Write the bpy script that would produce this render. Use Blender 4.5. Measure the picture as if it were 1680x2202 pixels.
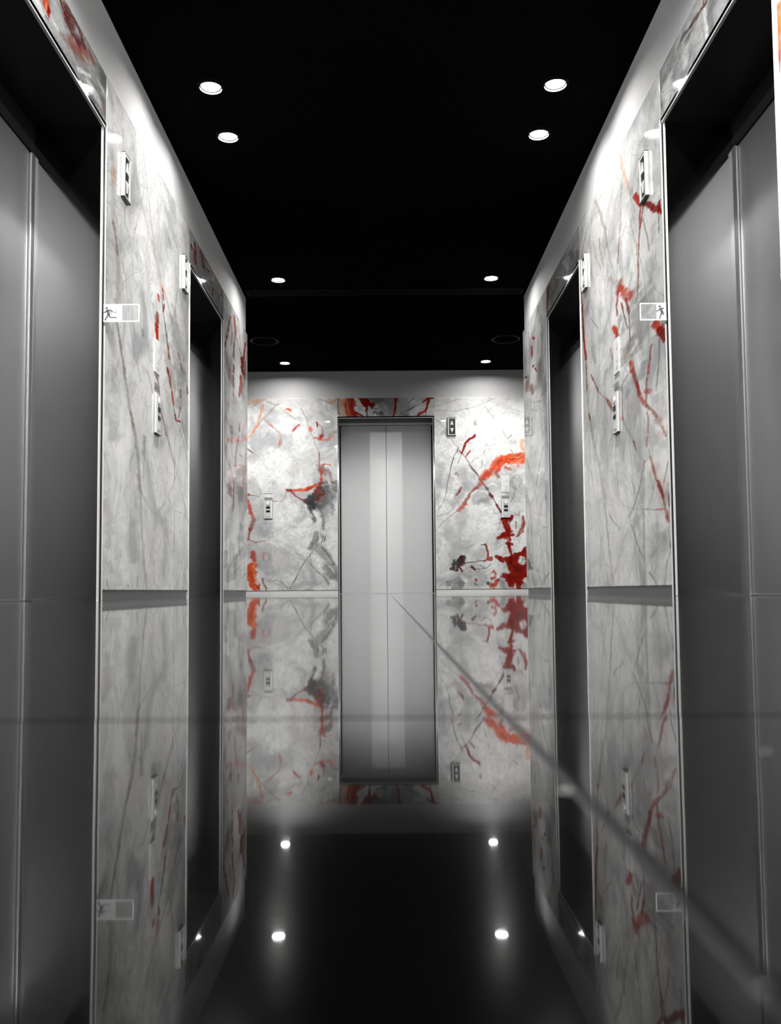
import bpy, bmesh, math
import numpy as np
from mathutils import Vector, Matrix

for o in list(bpy.data.objects):
    bpy.data.objects.remove(o, do_unlink=True)
scene = bpy.context.scene
COL = scene.collection
R = math.radians

# ------------------------------------------------------------------ camera
FPX, CX, CY = 1900.0, 832.0, 1159.0          # focal length and principal point for a 1680x2202 picture
CAM_H = 0.033
PITCH, ROLL = R(3.37), R(0.47)
FWD = Vector((0, math.cos(PITCH), math.sin(PITCH)))
UP0 = Vector((0, -math.sin(PITCH), math.cos(PITCH)))
RT0 = Vector((1, 0, 0))
RT = RT0 * math.cos(ROLL) - UP0 * math.sin(ROLL)
UP = UP0 * math.cos(ROLL) + RT0 * math.sin(ROLL)
CAM = Vector((0, 0, CAM_H))
cd = bpy.data.cameras.new('camera')
cam = bpy.data.objects.new('camera', cd)
COL.objects.link(cam)
m3 = Matrix((RT, UP, -FWD)).transposed()
cam.matrix_world = Matrix.Translation(CAM) @ m3.to_4x4()
cd.sensor_fit = 'VERTICAL'
cd.sensor_height = 36.0
cd.sensor_width = 36.0
cd.lens = FPX / 2202.0 * 36.0
cd.shift_x = (840.0 - CX) / 2202.0
cd.shift_y = (CY - 1101.0) / 2202.0
cd.clip_start = 0.005
cd.dof.use_dof = True
cd.dof.focus_distance = 7.0
cd.dof.aperture_fstop = cd.lens / 2.2
scene.camera = cam

# ------------------------------------------------------------------ world, exposure, light levels
w = bpy.data.worlds.new('world')
scene.world = w
w.use_nodes = True
w.node_tree.nodes['Background'].inputs[0].default_value = (0.0, 0.0, 0.0, 1)
w.node_tree.nodes['Background'].inputs[1].default_value = 0.0
scene.view_settings.view_transform = 'Standard'
scene.view_settings.look = 'None'
scene.view_settings.gamma = 1.0
scene.view_settings.use_curve_mapping = False
scene.view_settings.exposure = 0.0
SPOT_W = 110.0         # watts of each downlight's beam
LENS_GLOW = 320.0      # radiance of the lamp lenses, which also spill light sideways
SPOT_ANGLE = R(62)      # narrow beams of the row along the walls
SPOT_BLEND = 1.0
WIDE_FILL_W = 112.0          # unseen flood lamps added over the viewer to brighten rear wall and trims
WIDE_ANGLE = R(172)
WIDE_BLEND = 0.10
CROSS_FILL_W = 105.0          # unseen lamps added in the cross corridor arms to brighten the rear wall
scene.cycles.max_bounces = 10
scene.cycles.glossy_bounces = 8
scene.cycles.sample_clamp_indirect = 6.0
scene.cycles.caustics_reflective = False
scene.cycles.caustics_refractive = False

# ------------------------------------------------------------------ measures of the place (metres)
W = 1.3                # half width of the lift lobby
Y_END = 8.22           # where the side walls stop at the cross corridor
Y_REAR = 11.0          # face of the rear wall
H_CEIL = 2.81
H_MARB = 2.46          # top of the marble
H_OPEN = 2.205         # head of the lift openings
H_DOOR = 2.07
H_SKIRT = 0.047
XD = 1.634             # face of the side lift doors
NEAR = (2.842, 4.006)  # near lift openings
FAR = (5.785, 6.977)   # far lift openings
REAR_HALF = 0.597
Y_BACK = -3.2


def ray(px, py):
    return (RT * ((px - CX) / FPX) + UP * ((CY - py) / FPX) + FWD)


def at_x(px, py, x):
    d = ray(px, py)
    return CAM + d * (x / d.x)


def at_y(px, py, y):
    d = ray(px, py)
    return CAM + d * (y / d.y)


def at_z(px, py, z):
    d = ray(px, py)
    return CAM + d * ((z - CAM_H) / d.z)


# ------------------------------------------------------------------ object helpers
def tag(o, label=None, cat=None, group=None, kind=None):
    if label: o['label'] = label
    if cat: o['category'] = cat
    if group: o['group'] = group
    if kind: o['kind'] = kind
    return o


def empty(name, loc=(0, 0, 0), rz=0.0):
    o = bpy.data.objects.new(name, None)
    o.empty_display_size = 0.05
    COL.objects.link(o)
    o.location = loc
    o.rotation_euler = (0, 0, rz)
    return o


class MB:
    def __init__(self):
        self.bm = bmesh.new()

    def box(self, x0, x1, y0, y1, z0, z1, bev=0.0, seg=2, edges=None):
        g = bmesh.ops.create_cube(self.bm, size=1.0)
        vs = g['verts']
        for v in vs:
            v.co.x = x0 + (v.co.x + .5) * (x1 - x0)
            v.co.y = y0 + (v.co.y + .5) * (y1 - y0)
            v.co.z = z0 + (v.co.z + .5) * (z1 - z0)
        if bev > 0:
            es = list({e for v in vs for e in v.link_edges})
            if edges == 'z':
                es = [e for e in es if abs(e.verts[0].co.z - e.verts[1].co.z) > 1e-6]
            bmesh.ops.bevel(self.bm, geom=es, offset=bev, segments=seg, profile=0.5, affect='EDGES')
        return self

    def lathe(self, prof, seg=40, axis='z', c=(0, 0, 0)):
        rings = []
        for (r, h) in prof:
            ring = []
            for k in range(seg):
                a = 2 * math.pi * k / seg
                p = (r * math.cos(a), r * math.sin(a), h)
                if axis == 'y':
                    p = (r * math.cos(a), h, r * math.sin(a))
                ring.append(self.bm.verts.new((p[0] + c[0], p[1] + c[1], p[2] + c[2])))
            rings.append(ring)
        for a, b in zip(rings, rings[1:]):
            for k in range(seg):
                self.bm.faces.new((a[k], a[(k + 1) % seg], b[(k + 1) % seg], b[k]))
        if prof[0][0] > 1e-6: self.bm.faces.new(rings[0][::-1])
        if prof[-1][0] > 1e-6: self.bm.faces.new(rings[-1])
        return self

    def prism(self, pts, y0, y1):
        """extrude an outline given in x, z from y0 to y1"""
        a = [self.bm.verts.new((p[0], y0, p[1])) for p in pts]
        b = [self.bm.verts.new((p[0], y1, p[1])) for p in pts]
        n = len(pts)
        self.bm.faces.new(a)
        self.bm.faces.new(b[::-1])
        for k in range(n):
            self.bm.faces.new((a[k], b[k], b[(k + 1) % n], a[(k + 1) % n]))
        return self

    def bar(self, p, q, wd, y0, y1):
        """flat bar between two x,z points"""
        dx, dz = q[0] - p[0], q[1] - p[1]
        L = math.hypot(dx, dz) or 1
        nx, nz = -dz / L * wd / 2, dx / L * wd / 2
        return self.prism([(p[0] + nx, p[1] + nz), (q[0] + nx, q[1] + nz), (q[0] - nx, q[1] - nz), (p[0] - nx, p[1] - nz)], y0, y1)

    def build(self, name, mat, parent=None, smooth=False):
        bmesh.ops.recalc_face_normals(self.bm, faces=self.bm.faces)
        me = bpy.data.meshes.new(name)
        self.bm.to_mesh(me)
        self.bm.free()
        me.materials.append(mat)
        if smooth:
            for p in me.polygons: p.use_smooth = True
        o = bpy.data.objects.new(name, me)
        COL.objects.link(o)
        if parent: o.parent = parent
        return o


def copy_tree(o, parent=None):
    c = o.copy()
    COL.objects.link(c)
    c.parent = parent
    for ch in list(o.children):
        copy_tree(ch, c)
    return c


# ------------------------------------------------------------------ materials
def mat(name):
    m = bpy.data.materials.new(name)
    m.use_nodes = True
    nt = m.node_tree
    return m, nt, nt.nodes['Principled BSDF']


def node(nt, typ, **kw):
    n = nt.nodes.new(typ)
    for k, v in kw.items():
        if k == 'ins':
            for i, val in v.items():
                n.inputs[i].default_value = val
        else:
            setattr(n, k, v)
    return n


def plain(name, col, rough=0.5, metal=0.0, spec=0.5, ior=None, noise=0.06, scale=30.0):
    m, nt, b = mat(name)
    tc = node(nt, 'ShaderNodeTexCoord')
    nz = node(nt, 'ShaderNodeTexNoise', ins={'Scale': scale, 'Detail': 4.0})
    nt.links.new(tc.outputs['Object'], nz.inputs['Vector'])
    rp = node(nt, 'ShaderNodeValToRGB')
    rp.color_ramp.elements[0].color = tuple(c * (1 - noise) for c in col) + (1,)
    rp.color_ramp.elements[1].color = tuple(min(1, c * (1 + noise)) for c in col) + (1,)
    nt.links.new(nz.outputs['Fac'], rp.inputs['Fac'])
    nt.links.new(rp.outputs['Color'], b.inputs['Base Color'])
    b.inputs['Roughness'].default_value = rough
    b.inputs['Metallic'].default_value = metal
    b.inputs['Specular IOR Level'].default_value = spec
    if ior: b.inputs['IOR'].default_value = ior
    return m


def ribbed_steel(name, base, rough, aniso, bump, pitch=0.0042):
    """linen-rolled stainless steel: fine diagonal weave, reflections drawn out up and down"""
    m, nt, b = mat(name)
    tc = node(nt, 'ShaderNodeTexCoord')
    wv = node(nt, 'ShaderNodeTexWave', wave_type='BANDS', bands_direction='DIAGONAL', wave_profile='SIN',
              ins={'Scale': .628 / pitch, 'Distortion': 0.4, 'Detail': 1.0})
    nt.links.new(tc.outputs['Object'], wv.inputs['Vector'])
    nz = node(nt, 'ShaderNodeTexNoise', ins={'Scale': 6.0, 'Detail': 5.0})
    nt.links.new(tc.outputs['Object'], nz.inputs['Vector'])
    bp = node(nt, 'ShaderNodeBump', ins={'Strength': bump, 'Distance': 0.0006})
    nt.links.new(wv.outputs['Fac'], bp.inputs['Height'])
    nt.links.new(bp.outputs['Normal'], b.inputs['Normal'])
    rp = node(nt, 'ShaderNodeMapRange', ins={'To Min': rough * .96, 'To Max': rough * 1.04})
    nt.links.new(nz.outputs['Fac'], rp.inputs['Value'])
    nt.links.new(rp.outputs['Result'], b.inputs['Roughness'])
    b.inputs['Base Color'].default_value = (base, base, base * 1.01, 1)
    b.inputs['Metallic'].default_value = 1.0
    b.inputs['Anisotropic'].default_value = aniso
    tg = node(nt, 'ShaderNodeTangent', direction_type='RADIAL', axis='Z')
    nt.links.new(tg.outputs['Tangent'], b.inputs['Tangent'])
    return m


def marble_material(name, axis):
    """white onyx: cloudy white and grey ground, hair veins, and the slab's own veins kept in a colour attribute"""
    m, nt, b = mat(name)
    L = nt.links.new
    tc = node(nt, 'ShaderNodeTexCoord')
    n1 = node(nt, 'ShaderNodeTexNoise', ins={'Scale': 2.6, 'Detail': 9.0, 'Roughness': .58, 'Distortion': 1.1})
    L(tc.outputs['Object'], n1.inputs['Vector'])
    r1 = node(nt, 'ShaderNodeValToRGB')
    els = r1.color_ramp.elements
    els[0].position = .33; els[0].color = (.46, .47, .48, 1)
    els[1].position = .60; els[1].color = (.86, .86, .85, 1)
    for p, c in ((.42, (.60, .61, .61)), (.445, (.70, .70, .69)), (.51, (.74, .745, .73)), (.525, (.82, .82, .81))):
        e = els.new(p); e.color = c + (1,)
    L(n1.outputs['Fac'], r1.inputs['Fac'])
    # ridged hair veins
    n2 = node(nt, 'ShaderNodeTexNoise', ins={'Scale': 3.4, 'Detail': 6.0, 'Roughness': .6, 'Distortion': .5})
    L(tc.outputs['Object'], n2.inputs['Vector'])
    s = node(nt, 'ShaderNodeMath', operation='SUBTRACT', ins={1: .5}); L(n2.outputs['Fac'], s.inputs[0])
    a = node(nt, 'ShaderNodeMath', operation='ABSOLUTE'); L(s.outputs[0], a.inputs[0])
    mr = node(nt, 'ShaderNodeMapRange', interpolation_type='SMOOTHSTEP', ins={'From Min': 0.0, 'From Max': 0.012, 'To Min': .55, 'To Max': 0.0})
    L(a.outputs[0], mr.inputs['Value'])
    mx = node(nt, 'ShaderNodeMixRGB', ins={'Color2': (.40, .39, .37, 1)})
    L(mr.outputs['Result'], mx.inputs['Fac']); L(r1.outputs['Color'], mx.inputs['Color1'])
    # fine mottling
    n3 = node(nt, 'ShaderNodeTexNoise', ins={'Scale': 22.0, 'Detail': 6.0, 'Roughness': .6})
    L(tc.outputs['Object'], n3.inputs['Vector'])
    mm = node(nt, 'ShaderNodeMapRange', ins={'From Min': .3, 'From Max': .7, 'To Min': .90, 'To Max': 1.07})
    L(n3.outputs['Fac'], mm.inputs['Value'])
    mul = node(nt, 'ShaderNodeMixRGB', blend_type='MULTIPLY', ins={'Fac': 1.0})
    L(mx.outputs['Color'], mul.inputs['Color1']); L(mm.outputs['Result'], mul.inputs['Color2'])
    # slab veins
    at = node(nt, 'ShaderNodeAttribute', attribute_name='veins')
    fin = node(nt, 'ShaderNodeMixRGB')
    L(at.outputs['Alpha'], fin.inputs['Fac']); L(mul.outputs['Color'], fin.inputs['Color1']); L(at.outputs['Color'], fin.inputs['Color2'])
    L(fin.outputs['Color'], b.inputs['Base Color'])
    b.inputs['Roughness'].default_value = .025
    b.inputs['IOR'].default_value = 1.55
    bn = node(nt, 'ShaderNodeTexNoise', ins={'Scale': 1.3, 'Detail': 2.0})
    L(tc.outputs['Object'], bn.inputs['Vector'])
    bp = node(nt, 'ShaderNodeBump', ins={'Strength': .03, 'Distance': .01})
    L(bn.outputs['Fac'], bp.inputs['Height']); L(bp.outputs['Normal'], b.inputs['Normal'])
    return m


M = {}
M['marble'] = marble_material('white_onyx_marble', 'x')
M['door'] = ribbed_steel('linen_steel', .72, .32, .5, .22)
M['door_pale'] = ribbed_steel('pale_linen_steel', .92, .52, .3, .22)  # same steel as the side doors, lightened to look lit from the front
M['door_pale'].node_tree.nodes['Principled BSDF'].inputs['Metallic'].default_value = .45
M['jamb'] = ribbed_steel('jamb_steel', .29, .075, .5, .05)
M['post'] = plain('brushed_steel', (.85, .85, .86), .34, 1.0)
M['trim'] = plain('bright_trim', (.93, .93, .92), .25, .1)  # white base stands in for lamp glints along polished steel edges
M['shadow_gap'] = plain('dark_polished_steel', (.06, .06, .062), .08, 1.0)
M['black'] = plain('black_steel', (.012, .012, .012), .35, 0.0, .15)
M['plaster'] = plain('grey_white_plaster', (.62, .62, .63), .75, 0.0, .2)
M['ceiling'] = plain('black_ceiling_paint', (.003, .003, .0032), .7, 0.0, 0.0)
M['skirt'] = plain('skirting_steel', (.17, .17, .175), .35, .6)
M['grout'] = plain('grey_grout', (.075, .075, .078), .8, 0.0, .2, scale=300)
M['core'] = plain('dark_core', (.05, .05, .05), .8)
M['silver'] = plain('satin_silver', (.84, .84, .84), .28, .35)
M['faceplate'] = plain('grey_faceplate', (.60, .61, .62), .35, .3)
M['button'] = plain('black_button', (.008, .008, .008), .25)
M['white'] = plain('white_plastic', (.82, .82, .80), .4)
M['notice'] = plain('pale_notice', (.74, .74, .74), .35, 0.0)
M['plate_steel'] = plain('dull_plate_steel', (.34, .34, .345), .4, .5)
M['ink'] = plain('grey_ink', (.22, .22, .23), .5)
M['lantern_face'] = plain('smoked_face', (.05, .052, .055), .12, 0.0, .5)
M['bezel'] = plain('lamp_bezel', (.004, .004, .0042), .6, 0.0, .05)


def floor_material():
    m, nt, b = mat('black_polished_stone')
    L = nt.links.new
    tc = node(nt, 'ShaderNodeTexCoord')
    nz = node(nt, 'ShaderNodeTexNoise', ins={'Scale': 5.0, 'Detail': 8.0, 'Roughness': .6})
    L(tc.outputs['Object'], nz.inputs['Vector'])
    rp = node(nt, 'ShaderNodeValToRGB')
    rp.color_ramp.elements[0].position = .35; rp.color_ramp.elements[0].color = (.001, .001, .0011, 1)
    rp.color_ramp.elements[1].position = .70; rp.color_ramp.elements[1].color = (.003, .003, .0033, 1)
    L(nz.outputs['Fac'], rp.inputs['Fac']); L(rp.outputs['Color'], b.inputs['Base Color'])
    b.inputs['Roughness'].default_value = .022
    b.inputs['IOR'].default_value = 1.22
    b.inputs['Coat Weight'].default_value = .22
    b.inputs['Coat Roughness'].default_value = .15
    b.inputs['Coat IOR'].default_value = 1.25
    bn = node(nt, 'ShaderNodeTexNoise', ins={'Scale': 9.0, 'Detail': 2.0})
    L(tc.outputs['Object'], bn.inputs['Vector'])
    bp = node(nt, 'ShaderNodeBump', ins={'Strength': .02, 'Distance': .004})
    L(bn.outputs['Fac'], bp.inputs['Height']); L(bp.outputs['Normal'], b.inputs['Normal'])
    return m


M['floor'] = floor_material()


def emit(name, col, strength):
    m, nt, b = mat(name)
    b.inputs['Base Color'].default_value = (.9, .9, .9, 1)
    b.inputs['Emission Color'].default_value = col + (1,)
    b.inputs['Emission Strength'].default_value = strength
    b.inputs['Roughness'].default_value = .4
    return m


M['lens'] = emit('lamp_lens', (1.0, .985, .96), LENS_GLOW)


def clear(name, col, alpha, rough=.1):
    m, nt, b = mat(name)
    b.inputs['Base Color'].default_value = col + (1,)
    b.inputs['Alpha'].default_value = alpha
    b.inputs['Roughness'].default_value = rough
    return m


M['acrylic'] = clear('clear_acrylic', (.62, .63, .63), .22)
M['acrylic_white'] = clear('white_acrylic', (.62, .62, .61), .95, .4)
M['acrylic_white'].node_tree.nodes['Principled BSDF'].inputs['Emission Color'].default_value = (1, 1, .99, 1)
M['acrylic_white'].node_tree.nodes['Principled BSDF'].inputs['Emission Strength'].default_value = .30  # glow imitates the brightness of the mirrored sign
M['sign_frame'] = emit('lit_sign_edge', (1.0, 1.0, .99), .7)  # glowing outline of the mirrored sign, no lamp behind it
M['sign_grey'] = plain('grey_sign_print', (.16, .16, .16), .5)

# ------------------------------------------------------------------ marble slabs
RNG = np.random.RandomState(7)
LAT = RNG.rand(256, 256)


def vnoise(x, y):
    xi = np.floor(x).astype(int); yi = np.floor(y).astype(int)
    fx = x - xi; fy = y - yi
    fx = fx * fx * (3 - 2 * fx); fy = fy * fy * (3 - 2 * fy)
    a = LAT[xi & 255, yi & 255]; b = LAT[(xi + 1) & 255, yi & 255]
    c = LAT[xi & 255, (yi + 1) & 255]; d = LAT[(xi + 1) & 255, (yi + 1) & 255]
    return (a * (1 - fx) + b * fx) * (1 - fy) + (c * (1 - fx) + d * fx) * fy


def fbm(x, y, octs=4):
    s = 0; amp = .5; tot = 0
    for k in range(octs):
        s = s + amp * vnoise(x * 2 ** k + 17.3 * k, y * 2 ** k + 5.1 * k); tot += amp; amp *= .55
    return s / tot * 2 - 1


PAL = {
    'red': (.27, .011, .006), 'dred': (.12, .007, .005), 'ored': (.46, .038, .014), 'orange': (.72, .10, .03),
    'lorange': (.78, .30, .12), 'rust': (.28, .062, .034), 'tan': (.36, .31, .24), 'tgrey': (.40, .38, .34),
    'grey': (.20, .20, .205), 'lgrey': (.42, .42, .43), 'dark': (.035, .033, .035), 'dgrey': (.06, .06, .063),
    'white': (.82, .82, .81), 'brown': (.16, .05, .03),
}


def slab(name, plane, coord, u0, u1, v0, v1, du, dv, ku, px_m, strokes, parent, seed=0, ground=None, thick=.015, sgn=1):
    """one marble slab: dense face with its veins as a colour attribute, plus edges
    plane 'x': lies at x=coord, u runs along y; plane 'y': lies at y=coord, u runs along x.
    sgn: direction from the face back into the wall"""
    nu = max(2, int(round((u1 - u0) / du)) + 1); nv = max(2, int(round((v1 - v0) / dv)) + 1)
    us = np.linspace(u0, u1, nu); vs = np.linspace(v0, v1, nv)
    U, V = np.meshgrid(us, vs)
    U = U.ravel(); V = V.ravel(); n = U.size
    so = seed * 13.7
    # metric in photo-like units: veins keep their width in both directions
    X = U * ku * px_m; Yv = V * px_m
    wx = fbm(X / 26 + so, Yv / 26, 4) * 5 + fbm(X / 7 + so, Yv / 7 + 40, 3) * 2.2
    wy = fbm(X / 26 + so + 90, Yv / 26 + 60, 4) * 5 + fbm(X / 7 + 30 + so, Yv / 7, 3) * 2.2
    edge = fbm(X / 9 + 11 + so, Yv / 9, 4)
    fine = fbm(X / 3.5 + so, Yv / 3.5 + 9, 3)
    big = fbm(X / 40 + 3 + so, Yv / 40, 3)
    col = np.zeros((n, 3)); al = np.zeros(n)
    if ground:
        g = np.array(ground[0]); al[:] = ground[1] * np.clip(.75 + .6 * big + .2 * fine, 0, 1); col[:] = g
    for st in strokes:
        key, wd, alpha, pts = st[:4]
        soft = st[4] if len(st) > 4 else .35
        warp = st[5] if len(st) > 5 else 1.0
        P = np.array([(p[0] * ku * px_m, p[1] * px_m) for p in pts])
        lo = P.min(0) - wd * 2 - 12; hi = P.max(0) + wd * 2 + 12
        idx = np.where((X > lo[0]) & (X < hi[0]) & (Yv > lo[1]) & (Yv < hi[1]))[0]
        if idx.size == 0: continue
        k = warp * min(1.0, .25 + wd / 14.0)
        qx = X[idx] + wx[idx] * k; qy = Yv[idx] + wy[idx] * k
        d = np.full(idx.size, 1e9)
        segs = list(zip(P, P[1:])) if len(P) > 1 else [(P[0], P[0])]
        for a, b in segs:
            ab = b - a; L2 = float(ab @ ab) + 1e-9
            t = np.clip(((qx - a[0]) * ab[0] + (qy - a[1]) * ab[1]) / L2, 0, 1)
            d = np.minimum(d, np.hypot(qx - a[0] - ab[0] * t, qy - a[1] - ab[1] * t))
        h = wd / 2.0
        d = d + edge[idx] * h * .55
        x = np.clip((h * (1 + soft) - d) / (2 * h * soft + 1e-6), 0, 1)
        mk = x * x * (3 - 2 * x) * alpha * np.clip((1.25 if alpha > .9 else .95) + .40 * fine[idx] + .2 * big[idx], 0, 1)
        c = np.array(PAL[key])
        cc = c[None, :] * (1 + .35 * fine[idx] + .3 * edge[idx])[:, None]
        na = mk + al[idx] * (1 - mk)
        f = np.where(na > 1e-5, mk / np.maximum(na, 1e-5), 0)[:, None]
        col[idx] = cc * f + col[idx] * (1 - f)
        al[idx] = na
    col = np.clip(col, 0, 1)
    # mesh
    if plane == 'x':
        front = np.stack([np.full(n, coord), U, V], 1)
    else:
        front = np.stack([U, np.full(n, coord), V], 1)
    ii = np.arange(nv * nu).reshape(nv, nu)
    q = np.stack([ii[:-1, :-1], ii[:-1, 1:], ii[1:, 1:], ii[1:, :-1]], -1).reshape(-1, 4)
    loop = np.concatenate([ii[0, :], ii[1:, -1], ii[-1, -2::-1], ii[-2:0:-1, 0]])
    back = front[loop].copy()
    back[:, 0 if plane == 'x' else 1] += sgn * thick
    bi = np.arange(loop.size) + n
    side = np.stack([loop, np.roll(loop, -1), np.roll(bi, -1), bi], 1)
    verts = np.concatenate([front, back]); faces = np.concatenate([q, side])
    me = bpy.data.meshes.new(name)
    me.vertices.add(len(verts)); me.vertices.foreach_set('co', verts.astype(np.float32).ravel())
    me.loops.add(faces.size); me.loops.foreach_set('vertex_index', faces.astype(np.int32).ravel())
    me.polygons.add(len(faces))
    me.polygons.foreach_set('loop_start', np.arange(0, faces.size, 4, dtype=np.int32))
    me.update(calc_edges=True)
    bm = bmesh.new(); bm.from_mesh(me); bmesh.ops.recalc_face_normals(bm, faces=bm.faces)
    bm.faces.ensure_lookup_table()
    f0 = bm.faces[0]
    want = Vector((-sgn, 0, 0)) if plane == 'x' else Vector((0, -sgn, 0))
    if f0.normal.dot(want) < 0: bmesh.ops.reverse_faces(bm, faces=bm.faces)
    bm.to_mesh(me); bm.free()
    at = me.color_attributes.new('veins', 'FLOAT_COLOR', 'POINT')
    full = np.zeros((len(verts), 4), np.float32)
    full[:n, :3] = col; full[:n, 3] = al
    full[n:, :3] = col[loop]; full[n:, 3] = al[loop]
    at.data.foreach_set('color', full.ravel())
    me.materials.append(M['marble'])
    o = bpy.data.objects.new(name, me)
    COL.objects.link(o)
    if parent: o.parent = parent
    return o


def tr(lst, ox, oy, s, plane, coord):
    """vein tracings measured on the photograph, taken once onto the plane of their slab"""
    out = []
    for st in lst:
        pts = []
        for (x, y) in st[3]:
            px, py = ox + x / s, oy + y / s
            if plane == 'x':
                p = at_x(px, py, coord); pts.append((p.y, p.z))
            else:
                p = at_y(px, py, coord); pts.append((p.x, p.z))
        out.append((st[0], st[1] / s * ((1.3 if st[1] / s >= 3 else 1.12) if plane == 'y' else 1.0), st[2], pts) + tuple(st[4:]))
    return out


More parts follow.
